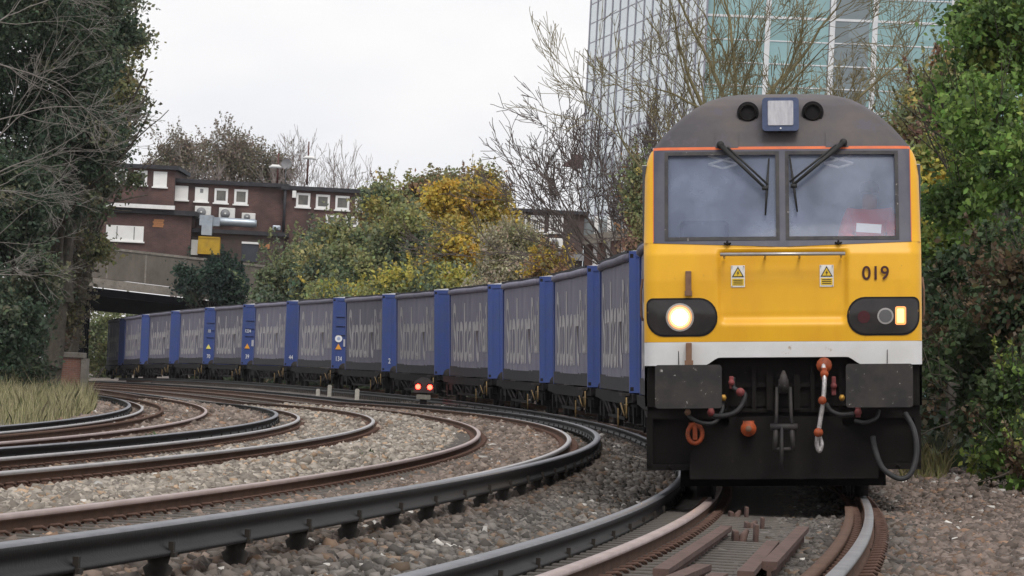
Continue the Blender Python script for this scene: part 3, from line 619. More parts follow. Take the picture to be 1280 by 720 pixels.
# screw coupling and hook
m = MB(); m.box(-.05, .05, -.02, .24, 1.02, 1.16, bev=.015); m.tube([(0, -.02, 1.08), (0, -.10, 1.06), (0, -.15, 1.10), (0, -.14, 1.18), (0, -.10, 1.23)], [.055, .05, .045, .035, .015], 10)
hk = m.build('coupling_hook', M_buf, loco)
m = MB()
for s in (-1, 1): m.tube([(s * .062, -.10, 1.08), (s * .07, -.11, .8), (s * .085, -.10, .66)], .017, 8)
m.tube([(-.13, -.1, .70), (.13, -.1, .70)], .035, 10)
for s in (-1, 1): m.tube([(s * .075, -.1, .69), (s * .085, -.1, .48)], .026, 8)
m.tube([(-.02, -.12, .70), (-.025, -.12, .3)], [.016, .02], 8); m.tube([(-.09, -.1, .49), (.09, -.1, .49)], .02, 8)
m.build('screw_link', M_buf, hk)
def hose(nm, pts, r, mt, fittings=()):
    v = [Vector((lx(a), y, lz(b))) for a, b, y in pts]; out = []
    for i in range(len(v) - 1):
        p0, p1, p2, p3 = v[max(i - 1, 0)], v[i], v[i + 1], v[min(i + 2, len(v) - 1)]
        for k in range(8):
            t = k / 8; out.append(.5 * ((2 * p1) + (p2 - p0) * t + (2 * p0 - 5 * p1 + 4 * p2 - p3) * t * t + (3 * p1 - p0 - 3 * p2 + p3) * t ** 3))
    out.append(v[-1]); m = MB(); m.tube(out, r, 8); o = m.build(nm, mt, loco)
    for (a, b, y, rr, h, mf) in fittings:
        q = MB(); q.cyl((lx(a), y - .05, lz(b)), (lx(a), y + .05, lz(b)), rr, 12); q.box(lx(a) - rr * .7, lx(a) + rr * .7, y - .03, y + .03, lz(b) - h, lz(b) + h, bev=.008); q.build('hose_fitting', mf, o)
hose('brake_hose', [(916, 478, .12), (917, 491, .08), (930, 498, .04), (927, 512, .02), (915, 523, .0), (895, 526, .02), (886, 521, .1)], .024, M_hose, [(914, 484, .1, .03, .06, M_red), (925, 496, .05, .042, .03, M_red), (888, 521, .06, .035, .04, M_red)])
hose('brake_hose', [(859, 520, .1), (862, 527, .02), (875, 534, 0), (892, 534, .02), (902, 520, .05), (903, 505, .1)], .02, M_hose, [(859, 521, .04, .03, .03, M_brown), (904, 503, .08, .028, .03, M_brass)])
hose('brake_hose', [(1033, 512, .1), (1038, 520, .02), (1050, 525, 0), (1066, 524, .05)], .022, M_hose, [(1052, 504, .08, .028, .03, M_brass), (1072, 522, .08, .035, .05, M_red)])
hose('brake_hose', [(1068, 533, .05), (1080, 535, .0), (1094, 530, .05), (1098, 520, .12)], .02, M_hose, [(1042, 489, .14, .03, .09, M_red)])
hose('jumper_cable', [(1090, 553, .02), (1093, 570, -.06), (1102, 592, -.1), (1122, 605, -.1), (1137, 598, -.08), (1144, 572, -.04), (1141, 545, .0), (1131, 524, .12)], .027, M_hose)
hose('jumper_cable', [(1029, 462, .02), (1030, 482, -.08), (1028, 508, -.1), (1023, 540, -.08), (1020, 560, -.06), (1023, 570, -.03), (1026, 562, -.03), (1023, 551, -.03)], .022, M_cable,
     [(1030, 463, .05, .075, .03, M_orp), (1030, 474, -.03, .04, .06, M_orp), (1027, 507, -.1, .04, .02, M_orp), (1022, 547, -.08, .045, .025, M_orp)])
q = MB(); q.cyl((lx(935), .04, lz(542)), (lx(935), .15, lz(542)), .075, 18); q.cyl((lx(935), .03, lz(542)), (lx(935), .04, lz(542)), .05, 18); q.box(lx(928), lx(942), .05, .14, lz(537), lz(532)); q.build('cable_socket', M_orp, loco)
q = MB(); q.cyl((lx(935), .026, lz(542)), (lx(935), .031, lz(542)), .03, 14); q.build('socket_cover', M_brown, loco)
q = MB(); q.tube([(lx(868) + .07 * math.cos(a * math.pi / 8), .06, lz(548) + .09 * math.sin(a * math.pi / 8)) for a in range(17)], .022, 8, caps=False); q.box(lx(865), lx(871), .04, .1, lz(556), lz(536), bev=.01); q.box(lx(860), lx(876), .08, .24, lz(540), lz(534)); q.build('cable_socket', M_orp, loco)
# bogies
for y0 in (1.2, 14.2):
    m = MB()
    for s in (-1, 1): m.box(s * 1.08 - .09, s * 1.08 + .09, y0, y0 + 5.2, .45, .85, bev=.03)
    m.box(-1.1, 1.1, y0 + .2, y0 + .5, .5, .8); m.box(-1.0, 1.0, y0 + .05, y0 + .15, .12, .5)
    bo = m.build('bogie', M_black, loco)
    for k in range(3):
        yc = y0 + .75 + 1.9 * k; w = MB()
        for s in (-1, 1): w.cyl((s * .70, yc, .56), (s * .84, yc, .56), .56, 28); w.cyl((s * .67, yc, .56), (s * .70, yc, .56), .59, 28)
        w.cyl((-.7, yc, .56), (.7, yc, .56), .1); w.build('wheelset', M_buf, bo)
# roof pantograph well
m = MB(); m.box(-.3, .3, 9, 11, 3.93, 3.97); m.tube([(-.25, 9.4, 3.97), (-.25, 10.8, 3.98), (-.3, 9.6, 3.985), (.3, 9.6, 3.985), (.25, 10.8, 3.98), (.25, 9.4, 3.97)], .015, 6); m.build('pantograph', M_black, loco)

# driver, a seated figure with an orange jacket
def skin_body(name, verts, edges, radii, mt, parent, root=0, sub=2):
    me = bpy.data.meshes.new(name); me.from_pydata(verts, edges, []); o = bpy.data.objects.new(name, me); COL.objects.link(o)
    md = o.modifiers.new('skin', 'SKIN'); md.use_smooth_shade = True
    for i, r in enumerate(radii): me.skin_vertices[0].data[i].radius = (r, r) if not isinstance(r, tuple) else r
    me.skin_vertices[0].data[root].use_root = True
    o.modifiers.new('sub', 'SUBSURF').levels = sub
    dg = bpy.context.evaluated_depsgraph_get(); me2 = bpy.data.meshes.new_from_object(o.evaluated_get(dg)); bpy.data.objects.remove(o)
    me2.materials.clear(); me2.materials.append(mt); me2.name = name
    return link(name, me2, parent)
DM = LM @ Matrix.Translation((.86, 1.2, 2.24))
vs = [(0, 0, .06), (0, .02, .28), (0, 0, .48), (0, -.02, .56), (0, -.04, .62), (0, -.06, .73)]
ed = [(0, 1), (1, 2), (2, 3), (3, 4), (4, 5)]; rd = [(.15, .12), (.16, .12), (.15, .11), (.06, .06), (.085, .10), (.075, .09)]
for s in (-1, 1):
    b = len(vs); vs += [(s * .18, 0, .52), (s * .25, -.06, .30), (s * .18, -.34, .26), (s * .14, -.42, .27)]; ed += [(2, b), (b, b + 1), (b + 1, b + 2), (b + 2, b + 3)]; rd += [.07, .055, .042, .035]
    b = len(vs); vs += [(s * .10, -.05, .03), (s * .13, -.46, .04), (s * .13, -.50, -.40), (s * .13, -.62, -.44)]; ed += [(0, b), (b, b + 1), (b + 1, b + 2), (b + 2, b + 3)]; rd += [.085, .065, .045, .04]
drv = skin_body('person', vs, ed, rd, M_skin, None); drv.matrix_world = DM
tag(drv, 'seated driver with an orange jacket behind the right windscreen of the yellow locomotive', 'person')
vj = vs[:3] + vs[6:8]; 
jk = skin_body('jacket', [vs[0], vs[1], vs[2], (0, 0, .55)] + [vs[6], vs[7], vs[8], vs[14], vs[15], vs[16]], [(0, 1), (1, 2), (2, 3), (2, 4), (4, 5), (5, 6), (2, 7), (7, 8), (8, 9)], [(.17, .14), (.18, .14), (.17, .13), (.08, .08), .09, .075, .055, .09, .075, .055], M_hiviz, drv)
tr = skin_body('trousers', [vs[0]] + vs[10:13] + vs[18:21], [(0, 1), (1, 2), (2, 3), (0, 4), (4, 5), (5, 6)], [(.16, .13), .10, .08, .06, .10, .08, .06], M_trou, drv)
hm = MB(); hb = bmesh.new(); bmesh.ops.create_uvsphere(hb, u_segments=14, v_segments=8, radius=1)
for v in hb.verts: v.co = Vector((v.co.x * .098, v.co.y * .115 - .045, v.co.z * .085 + .765))
hm.add([v.co[:] for v in hb.verts], [[v.index for v in f.verts] for f in hb.faces if f.calc_center_median().z > .745], 0, True); hb.free(); hm.build('hair', M_hair, drv)

# ------------------------------------------------------------------ container train
M_curt = mat('faded_grey_curtain', (0.125, 0.12, 0.175), (0.175, 0.166, 0.215), 1.2, .75, c3=(0.27, .255, .265), c3lo=.60, c3scale=3.5, stretch=(1, 1, .3), bump=.15, bscale=5)
_t = M_curt.node_tree; _b = _t.nodes['Principled BSDF']; _src = _b.inputs['Base Color'].links[0].from_socket; _oi = _t.nodes.new('ShaderNodeObjectInfo'); _mr = _t.nodes.new('ShaderNodeMapRange'); _mr.inputs[3].default_value = .78; _mr.inputs[4].default_value = 1.22
_t.links.new(_oi.outputs['Random'], _mr.inputs[0]); _mm = _t.nodes.new('ShaderNodeMixRGB'); _mm.blend_type = 'MULTIPLY'; _mm.inputs[0].default_value = 1; _t.links.new(_src, _mm.inputs[1]); _t.links.new(_mr.outputs[0], _mm.inputs[2]); _t.links.new(_mm.outputs[0], _b.inputs['Base Color'])
M_blue = mat('blue_steel', (0.033, 0.062, 0.235), (0.042, 0.068, 0.19), 1.5, .55, c3=(0.03, 0.05, 0.2), c3lo=.68, c3scale=4)
M_crail = mat('dark_side_rail', (0.016, 0.016, 0.022), (0.028, 0.026, 0.032), 2, .7, spec=.2)
M_roofw = mat('pale_roof_sheet', (0.62, 0.63, 0.66), (0.5, 0.5, 0.53), 1, .5)
M_let = mat('worn_pale_lettering', (0.43, 0.41, 0.415), (0.30, 0.285, 0.30), 2.5, .75, c3=(0.46, .45, .45), c3lo=.6, c3scale=9, stretch=(1, 1, .25))
M_wag = mat('dark_wagon_steel', (0.006, 0.006, 0.007), (0.015, 0.013, 0.013), 3, .8, c3=(0.075, .05, .04), c3lo=.66, spec=.12)
M_wagl = mat('dusty_wagon_steel', (0.025, 0.023, 0.023), (0.05, 0.043, 0.04), 4, .8, spec=.12)
M_yelh = mat('dirty_yellow_handle', (0.34, 0.22, 0.07), (0.14, 0.10, 0.05), 9, .6)
M_wht = mat('white_sticker', (0.75, 0.76, 0.78), rough=.6)
CW, CH, CL, CB = 1.25, 2.9, 13.25, .86
def curtain_off(y, t, q): return .035 * math.sin(math.pi * t) + .022 * math.sin(3 * math.pi * t + .6) * q + .006 * math.sin(y * 5.1) * (1 - .6 * q)
def make_container(kind):
    c = thing('container', 'x', 'shipping container', None, 'blue and grey containers on the freight train')
    # ribs, sills: the blue steel end wall with corner castings
    for y0, nm in ((0.0, 'end_wall'), (CL, 'end_wall')):
        s = 1 if y0 == 0 else -1; m = MB()
        m.box(-CW + .14, CW - .14, y0 + s * .03, y0 + s * .09, CB + .14, CB + CH - .12)
        for x in (-1, 1): m.box(x * CW - x * .14, x * CW, y0, y0 + s * .16, CB, CB + CH)
        m.box(-CW + .14, CW - .14, y0 + s * .005, y0 + s * .14, CB, CB + .14); m.box(-CW + .14, CW - .14, y0 + s * .005, y0 + s * .14, CB + CH - .12, CB + CH)
        if kind == 1:
            for z in (1.35, 1.72, 2.1): m.box(-CW + .15, CW - .15, y0 + s * .0, y0 + s * .03, CB + z + .02, CB + z + .06)
        else:
            for x in (-.85, -.42, 0, .42, .85): m.box(x - .03, x + .03, y0 + s * .012, y0 + s * .03, CB + .2, CB + CH - .2)
        e = m.build(nm, M_blue, c)
        if y0 == 0:
            for x in (-1, 1):
                for k in range(2):
                    q = MB(); q.box(x * (CW - .05) - .035, x * (CW - .05) + .035, -.003, .0, CB + .04 + 2.72 * k, CB + .12 + 2.72 * k); q.build('corner_casting', M_pit, e)
            if kind == 1:
                q = MB()
                for z in (1.35, 1.72, 2.1): q.box(-CW + .15, CW - .15, -.004, .03, CB + z, CB + z + .018)
                q.build('rib_edge', M_crail, e)
    for s in (-1, 1):
        ny, nzv = 60, 14; vs = []
        for j in range(nzv + 1):
            z = CB + .30 + (CH - .36) * j / nzv
            for i in range(ny + 1):
                y = .15 + (CL - .30) * i / ny; t = i / ny
                bul = curtain_off(y, t, j / nzv)
                vs.append((s * (CW - .03 + bul), y, z - .05 * math.sin(math.pi * t) * (j / nzv) ** 3))
        m = MB(); m.add(vs, [(j * (ny + 1) + i, j * (ny + 1) + i + 1, (j + 1) * (ny + 1) + i + 1, (j + 1) * (ny + 1) + i) for j in range(nzv) for i in range(ny)], 0, True)
        cu = m.build('side_curtain', M_curt, c)
        m = MB(); m.box(s * CW - s * .10, s * CW - s * .008, .161, CL - .161, CB + .02, CB + .33); m.build('side_rail', M_crail, c)
        m = MB(); m.tube([(s * (CW - .01 + .035 * math.sin(math.pi * k / 12) + .022 * math.sin(math.pi * k / 4 + .6)), .15 + (CL - .3) * k / 12, CB + CH - .13) for k in range(13)], .09, 7); m.build('curtain_pelmet', M_curt, c)
        for body_, cy, wd, hh, zz in (('Stobart', .56, 9.0, 1.85, .55), ('Rail', .115, 2.3, 1.5, .85)):
            R = Matrix.Translation((0, CL * cy if s < 0 else CL * (1 - cy), CB + zz)) @ Matrix.Rotation(math.pi / 2 * s, 4, 'Z') @ Matrix.Rotation(math.pi / 2, 4, 'X')
            tx = text('lettering', body_, 2.0, M_let, cu, R, 0, width=wd, height=hh, bold=.03)
            for v in tx.data.vertices:
                t = (v.co.y - .15) / (CL - .3); v.co.x = s * (CW - .03 + .009 + abs(v.co.x) + curtain_off(v.co.y, t, (v.co.z - CB - .3) / (CH - .36)))
    m = MB(); m.box(-CW + .02, CW - .02, .02, CL - .02, CB + .03, CB + .14); m.build('floor_frame', M_crail, c)
    m = MB(); m.prism([(-CW - .01, CB + CH - .05), (CW + .01, CB + CH - .05), (CW + .01, CB + CH + .0), (.6, CB + CH + .07), (-.6, CB + CH + .07), (-CW - .01, CB + CH)], .17, CL - .17); m.build('roof_sheet', M_roofw, c)
    m = MB()
    for s in (-1, 1): m.box(s * (CW + .02) - .02, s * (CW + .02) + .02, .165, CL - .165, CB + CH - .045, CB + CH + .012)
    m.build('roof_rail', M_crail, c)
    return c
def make_wagon():
    w = thing('flat_wagon', 'x', 'flat wagon', None, 'low flat wagons carrying the containers')
    m = MB(); m.box(-.35, .35, -.9, 16.1, .55, .80); m.box(-1.2, 1.2, -.6, .2, .70, .82); m.box(-1.2, 1.2, 13.4, 14.6, .70, .82)
    for y in (2.5, 5, 7, 9, 11): m.box(-1.2, 1.2, y, y + .16, .62, .80)
    m.build('deck_frame', M_wag, w)
    for s in (-1, 1):
        m = MB(); m.prism([(-.7, .84), (16.0, .84), (16.0, .66), (14.4, .64), (12.2, .60), (3.4, .60), (1.4, .64), (-.7, .66)], s * 1.20 - .02, s * 1.20 + .02, plane='yz'); m.build('side_sill', M_wag, w)
        m = MB(); m.prism([(.3, .855), (.55, .855), (2.6, .36), (2.4, .36)], s * 1.27 - .03, s * 1.27 + .03, plane='yz'); m.box(s * 1.32 - .10, s * 1.32 + .06, -.25, .9, .80, .855); m.build('end_bracket', M_wagl, w)
        for (y0, y1) in ((3.0, 4.3), (5.6, 4.3), (5.8, 7.1), (8.4, 7.1), (8.6, 9.9), (11.2, 9.9), (12.6, 11.4)):
            m = MB(); m.tube([(s * 1.16, y0, .62), (s * 1.10, y1, .30)], .035, 5); m.build('truss_bar', M_wagl, w)
        m = MB(); m.box(s * 1.10 - .04, s * 1.10 + .04, 4.2, 11.5, .25, .32); m.build('truss_bar', M_wag, w)
        for (y0, y1, z0) in ((4.6, 5.5, .32), (7.4, 8.3, .34), (9.2, 9.8, .3)):
            m = MB(); m.box(s * .92 - .14, s * .92 + .14, y0, y1, z0, .60, bev=.03); m.build('equipment_box', M_wagl, w)
        for (y, z, k) in ((-.3, .45, 0), (1.1, .38, 1), (.6, .4, 2), (3.1, .2, 0)):
            m = MB()
            if k == 0: m.tube([(s * 1.33, y, z + .32), (s * 1.33, y, z - .1)], .018, 6)
            elif k == 1: m.tube([(s * 1.30, y, z), (s * 1.36, y + .3, z + .26)], .016, 6)
            else: m.tube([(s * 1.30, y, z), (s * 1.34, y - .4, z + .22), (s * 1.30, y - .7, z + .22)], .014, 6)
            m.build('brake_handle', M_yelh, w)
    for y0 in (.3, 13.2):
        m = MB()
        for s in (-1, 1): m.box(s * 1.02 - .07, s * 1.02 + .07, y0, y0 + 2.5, .36, .62, bev=.03); m.box(s * 1.04 - .1, s * 1.04 + .1, y0 + .15, y0 + .55, .22, .56); m.box(s * 1.04 - .1, s * 1.04 + .1, y0 + 1.95, y0 + 2.35, .22, .56)
        m.box(-1, 1, y0 + 1.0, y0 + 1.5, .40, .58); b = m.build('bogie', M_wag, w)
        for k in (0, 1):
            q = MB(); yc = y0 + .35 + 1.8 * k
            for s in (-1, 1): q.cyl((s * .70, yc, .42), (s * .83, yc, .42), .42, 20)
            q.cyl((-.8, yc, .42), (.8, yc, .42), .08); q.build('wheelset', M_wagl, b)
    for s in (-1, 1):
        m = MB(); m.cyl((s * .87, -1.25, .98 - .12), (s * .87, -1.21, .98 - .12), .22, 18); m.cyl((s * .87, -1.21, .86), (s * .87, -.6, .86), .09, 12); m.build('buffer', M_wagl, w)
    m = MB(); m.tube([(.2, -.9, .7), (.25, -1.2, .45), (.1, -1.4, .4), (-.05, -1.3, .6)], .03, 6); m.build('brake_hose', M_hose, w)
    return w
PITCHC = 18.2; U0 = 107.4
clab = {
 -2: 'grey curtained container riding first behind the yellow locomotive and hidden by it',
 -1: 'grey curtained container hidden behind the right half of the yellow locomotive',
 0: 'grey curtained container whose blue end meets the left edge of the locomotive cab',
 1: 'grey curtained container with a plain blue end, second left of the locomotive cab',
 2: 'grey curtained container with a wide blue end, third left of the locomotive cab',
 3: 'grey curtained container behind the fourth blue end from the cab, right of the red signal',
 4: 'grey curtained container with its blue end just right above the red twin lamp signal',
 5: 'grey curtained container with small white 2 on its blue end left of the red signal',
 6: 'container whose ribbed blue end carries a round white emblem above an orange triangle',
 7: 'container with plain blue end marked 44 between two containers with ribbed blue ends',
 8: 'container with ribbed blue end carrying a white number plate and orange triangle',
 9: 'container with ribbed blue end carrying a yellow triangle and white 70',
 10: 'container with plain blue end right of the last lit container near the bridge',
 11: 'last lit grey container with a narrow blue end beside the bridge shadow',
 12: 'dark container at the tail of the train in the shade under the bridge'}
wlab = {-2: 'black flat wagon coupled directly to the back of the yellow locomotive', -1: 'black flat wagon wholly hidden behind the yellow locomotive', 0: 'black flat wagon touching the left side of the locomotive buffers in the picture',
 1: 'black flat wagon second left of the locomotive cab with yellow handles', 2: 'black flat wagon third left of the locomotive cab with yellow handles', 3: 'black flat wagon just right of the red twin lamp signal',
 4: 'black flat wagon directly behind the red twin lamp signal', 5: 'black flat wagon carrying the container marked with a small 2', 6: 'black flat wagon carrying the container with the round white emblem',
 7: 'black flat wagon carrying the container marked 44', 8: 'black flat wagon under the ribbed container with orange triangle and white number plate', 9: 'black flat wagon under the ribbed container with the yellow triangle',
 10: 'black flat wagon under the plain container right of the last lit one', 11: 'black flat wagon under the last lit container beside the bridge shadow', 12: 'black flat wagon at the tail of the train under the dark container'}
cA, cB, wg = make_container(0), make_container(1), make_wagon(); placed = {}
for i in range(-2, 13):
    M = frame(0, U0 + PITCHC * i, CL, cant_at(U0 + PITCHC * i + 7))
    o = copy_tree(cB if i in (6, 8, 9) else cA); placed[i] = o; o.matrix_world = M; o['label'] = clab[i]
    w = copy_tree(wg); w.matrix_world = M; w['label'] = wlab[i]
def drop(o):
    for c in list(o.children): drop(c)
    bpy.data.objects.remove(o)
for o in (cA, cB, wg): drop(o)
for i, o in placed.items():
    ew = [c for c in o.children if c.name.startswith('end_wall')][0]
    def stick(nm, body, x, z, h, mt=M_wht):
        text(nm, body, h, mt, ew, Matrix.Translation((x, -.006, CB + z)) @ Matrix.Rotation(math.pi / 2, 4, 'X'), .003, height=h)
    def flatp(nm, poly, mt, y=-.004):
        q = MB(); q.add([(a, y, CB + b) for a, b in poly], [tuple(range(len(poly)))]); q.build(nm, mt, ew)
    xb = -CW + .26
    num = {5: '2', 6: '134', 7: '44', 8: '39', 9: '70'}.get(i)
    if num: stick('number', num, xb + .02, .30, .19)
    tri = lambda z: [(xb - .13, z), (xb + .13, z), (xb, z + .24)]
    if i in (6, 8): flatp('triangle_sticker', tri(.78), mat('orange_sticker', (.75, .33, .03), rough=.6))
    if i == 9: flatp('triangle_sticker', tri(.78), mat('yellow_sticker', (.75, .68, .15), rough=.6)); stick('number', '10', xb, 1.62, .16)
    if i == 6: flatp('round_sticker', [(xb + .15 * math.cos(a * math.pi / 10), 1.22 + .15 * math.sin(a * math.pi / 10)) for a in range(20)], M_wht); flatp('round_sticker', [(xb + .07 * math.cos(a * math.pi / 6), 1.22 + .07 * math.sin(a * math.pi / 6)) for a in range(12)], mat('pale_blue_sticker', (.35, .42, .6), rough=.6), -.008); flatp('plate', [(xb + .2, .9), (xb + .36, .9), (xb + .36, 1.2), (xb + .2, 1.2)], mat('grey_plate', (.4, .4, .45), rough=.6))
    if i == 8: stick('number', '1234', xb, 1.55, .15); flatp('plate', [(xb + .2, .9), (xb + .36, .9), (xb + .36, 1.2), (xb + .2, 1.2)], mat('grey_plate', (.4, .4, .45), rough=.6))

# ------------------------------------------------------------------ vegetation tools
def leaf_cloud(ells, n, size, pal, clump=.55, nclump=None, flat=0.5, gap=0.25, wisps=0):
    """leaf faces in uneven clumps through the volume of ellipsoids [(centre, radii)]; pal = [(rgb, weight)]"""
    vol = np.array([r[0] * r[1] * r[2] for _, r in ells]) ** .8; vol = vol / vol.sum(); V, Cc = [], []
    pw = np.array([w for _, w in pal], float); pw /= pw.sum(); pc = np.array([c for c, _ in pal])
    for (c, r), fr in zip(ells, vol):
        m = max(30, int(n * fr)); nc = nclump or max(10, int(2.2 * (r[0] * r[1] * r[2]) ** (1 / 3) / clump) ** 2 * 2)
        nc = min(nc, max(8, m // 12))
        q = rng.normal(size=(nc, 3)); q /= np.linalg.norm(q, axis=1)[:, None]; rad = (0.35 + .65 * rng.random(nc) ** .45) * (1 + rng.normal(0, .10, nc))
        cc = np.array(c) + q * rad[:, None] * np.array(r); csz = clump * (.45 + .9 * rng.random(nc)); ck = rng.choice(len(pal), nc, p=pw)
        w = csz ** 1.5 * (rng.random(nc) > gap); w /= w.sum(); k = rng.choice(nc, m, p=w)
        p = cc[k] + rng.normal(size=(m, 3)) * csz[k][:, None] * np.array([.5, .5, .38])
        s = size * (.6 + .8 * rng.random(m))
        nrm = rng.normal(size=(m, 3)) + np.array([0, -.5, flat]); nrm /= np.linalg.norm(nrm, axis=1)[:, None]
        a = np.cross(nrm, rng.normal(size=(m, 3))); a /= np.linalg.norm(a, axis=1)[:, None]; b = np.cross(nrm, a)
        v = np.stack([p + a * s[:, None], p + b * s[:, None] * .55 + nrm * s[:, None] * .18, p - a * s[:, None] * .8, p - b * s[:, None] * .55 + nrm * s[:, None] * .18], 1)
        col = pc[ck[k]] * (.7 + .6 * rng.random((m, 1))) * (1 + rng.normal(0, .07, (m, 3))); j = rng.random(m) < .12; col[j] = pc[rng.choice(len(pal), j.sum(), p=pw)]
        V.append(v); Cc.append(np.clip(col, .003, 1))
    tw = []
    for _ in range(wisps):
        i = rng.choice(len(ells), p=vol); c0, r = np.array(ells[i][0]), np.array(ells[i][1]); q = rng.normal(size=3); q[2] = abs(q[2]) * 1.3 + .2; q /= np.linalg.norm(q)
        a0 = c0 + q * r * .8; dd = q * .7 + np.array([0, 0, .7]) + rng.normal(0, .25, 3); dd /= np.linalg.norm(dd); ln = clump * (.9 + 1.6 * rng.random()); m = int(8 + 26 * rng.random()); t = .25 + .75 * rng.random(m) ** .8
        p = a0 + dd * (ln * t)[:, None] + rng.normal(size=(m, 3)) * (clump * .20 * (1.15 - t))[:, None]; tw.append((a0 - dd * ln * .5, a0 + dd * ln, .012, .005, 0))
        s = size * (.5 + .7 * rng.random(m)); nrm = rng.normal(size=(m, 3)); nrm /= np.linalg.norm(nrm, axis=1)[:, None]; a = np.cross(nrm, rng.normal(size=(m, 3))); a /= np.linalg.norm(a, axis=1)[:, None]; b = np.cross(nrm, a)
        V.append(np.stack([p + a * s[:, None], p + b * s[:, None] * .5, p - a * s[:, None] * .8, p - b * s[:, None] * .5], 1)); Cc.append(np.clip(pc[rng.choice(len(pal), p=pw)] * (.7 + .6 * rng.random((m, 1))), .003, 1))
    v = np.concatenate(V); c = np.concatenate(Cc); k = len(v)
    leaf_cloud.twigs = tw
    return v.reshape(-1, 3), np.arange(4 * k).reshape(k, 4), np.repeat(c, 4, 0)
def segs_mesh(name, segs, mt, parent, org, n=4):
    a = np.array([s_[0] for s_ in segs]) - org; b = np.array([s_[1] for s_ in segs]) - org; r0 = np.array([s_[2] for s_ in segs]); r1 = np.array([s_[3] for s_ in segs])
    d = b - a; d /= np.linalg.norm(d, axis=1)[:, None] + 1e-9; ref = np.where(abs(d[:, 2:3]) < .9, np.array([[0, 0, 1.]]), np.array([[1., 0, 0]]))
    x = np.cross(d, ref); x /= np.linalg.norm(x, axis=1)[:, None]; y = np.cross(d, x); k = len(segs); v = np.empty((k, 2 * n, 3))
    for j in range(n):
        t = 2 * math.pi * j / n; o = x * math.cos(t) + y * math.sin(t); v[:, j] = a + o * r0[:, None]; v[:, n + j] = b + o * r1[:, None]
    f = np.array([(j, (j + 1) % n, n + (j + 1) % n, n + j) for j in range(n)])
    return fast(name, v.reshape(-1, 3), (f[None] + (2 * n) * np.arange(k)[:, None, None]).reshape(-1, 4), mt, parent, smooth=True)
def grow(segs, p, d, ln, r, depth, up=.12, spread=.75, kids=(3, 5), wig=.16, minr=.006, taper=.55, shrink=.62):
    n = max(3, int(4 + depth)); p = np.array(p, float); d = np.array(d, float); d /= np.linalg.norm(d); pts = [p]; rs = [r]; dirs = [d]
    for i in range(n):
        d = d + rng.normal(0, wig, 3) + np.array([0, 0, up]); d /= np.linalg.norm(d); p = p + d * ln / n; pts.append(p); rs.append(max(minr, r * (1 - (1 - taper) * (i + 1) / n))); dirs.append(d)
    for i in range(n): segs.append((pts[i], pts[i + 1], rs[i], rs[i + 1], depth))
    if depth <= 0: return
    for k in range(rng.integers(kids[0], kids[1] + 1)):
        i = min(n, int(n * (.35 + .65 * rng.random()) + .5)); a = np.cross(dirs[i], rng.normal(size=3)); a /= np.linalg.norm(a) + 1e-9; ang = spread * (.5 + .8 * rng.random())
        grow(segs, pts[i], dirs[i] * math.cos(ang) + a * math.sin(ang), ln * shrink * (.7 + .6 * rng.random()), max(minr, rs[i] * .62), depth - 1, up, spread, kids, wig, minr, taper, shrink)
    grow(segs, pts[-1], dirs[-1], ln * shrink, rs[-1], depth - 1, up, spread, kids, wig, minr, taper, shrink)
def ell(px, py, rx, ry, Y, rd=None):
    k = F / Y; return (tuple(at(px, py, Y)), (rx / k, rd if rd else rx / k, ry / k))
def ground_z(x, y):
    d = np.interp(y, U, _X) - x; return float(ground_pt(d, y)[2])
def leafy(name, label, cat, ells, n, size, pal, base, group=None, trunk_r=.12, clump=.55, limbs=6, gap=.25, barkm=None, wisps=60):
    bx, by = base; bz = ground_z(bx, by) - .1; org = np.array([bx, by, bz]); t = thing(name, label, cat, Matrix.Translation(org), group)
    v, f, c = leaf_cloud(ells, int(n * 1.7), size * .76, pal, clump, gap=min(.6, gap * 1.3 + .05), wisps=wisps); fast('crown', v - org, f, M_leaf, t, col=c)
    segs = []; tw_ = leaf_cloud.twigs; cs = [np.array(e[0]) for e in ells]; topc = max(cs, key=lambda q: q[2]); fork = org + (np.array([topc[0], topc[1], topc[2]]) - org) * .45
    steps = 5
    for i in range(steps):
        a = org + (fork - org) * i / steps + rng.normal(0, trunk_r * .25, 3) * (i > 0); b = org + (fork - org) * (i + 1) / steps
        segs.append((a, b, trunk_r * (1.2 - .1 * i), trunk_r * (1.1 - .1 * i), 3))
    for q in cs + [topc + rng.normal(0, .5, 3) for _ in range(limbs // 2)]:
        s0 = org + (fork - org) * (.5 + .5 * rng.random()); dd = q - s0; ln = np.linalg.norm(dd)
        grow(segs, s0, dd, ln * .41, trunk_r * .5, 2, up=.03, spread=.6, kids=(1, 3), wig=.1, minr=.006)
    segs_mesh('trunk', segs, barkm or M_bark, t, org)
    if tw_: segs_mesh('twigs', tw_, barkm or M_bark, t, org, 3)['kind'] = 'stuff'
    return t
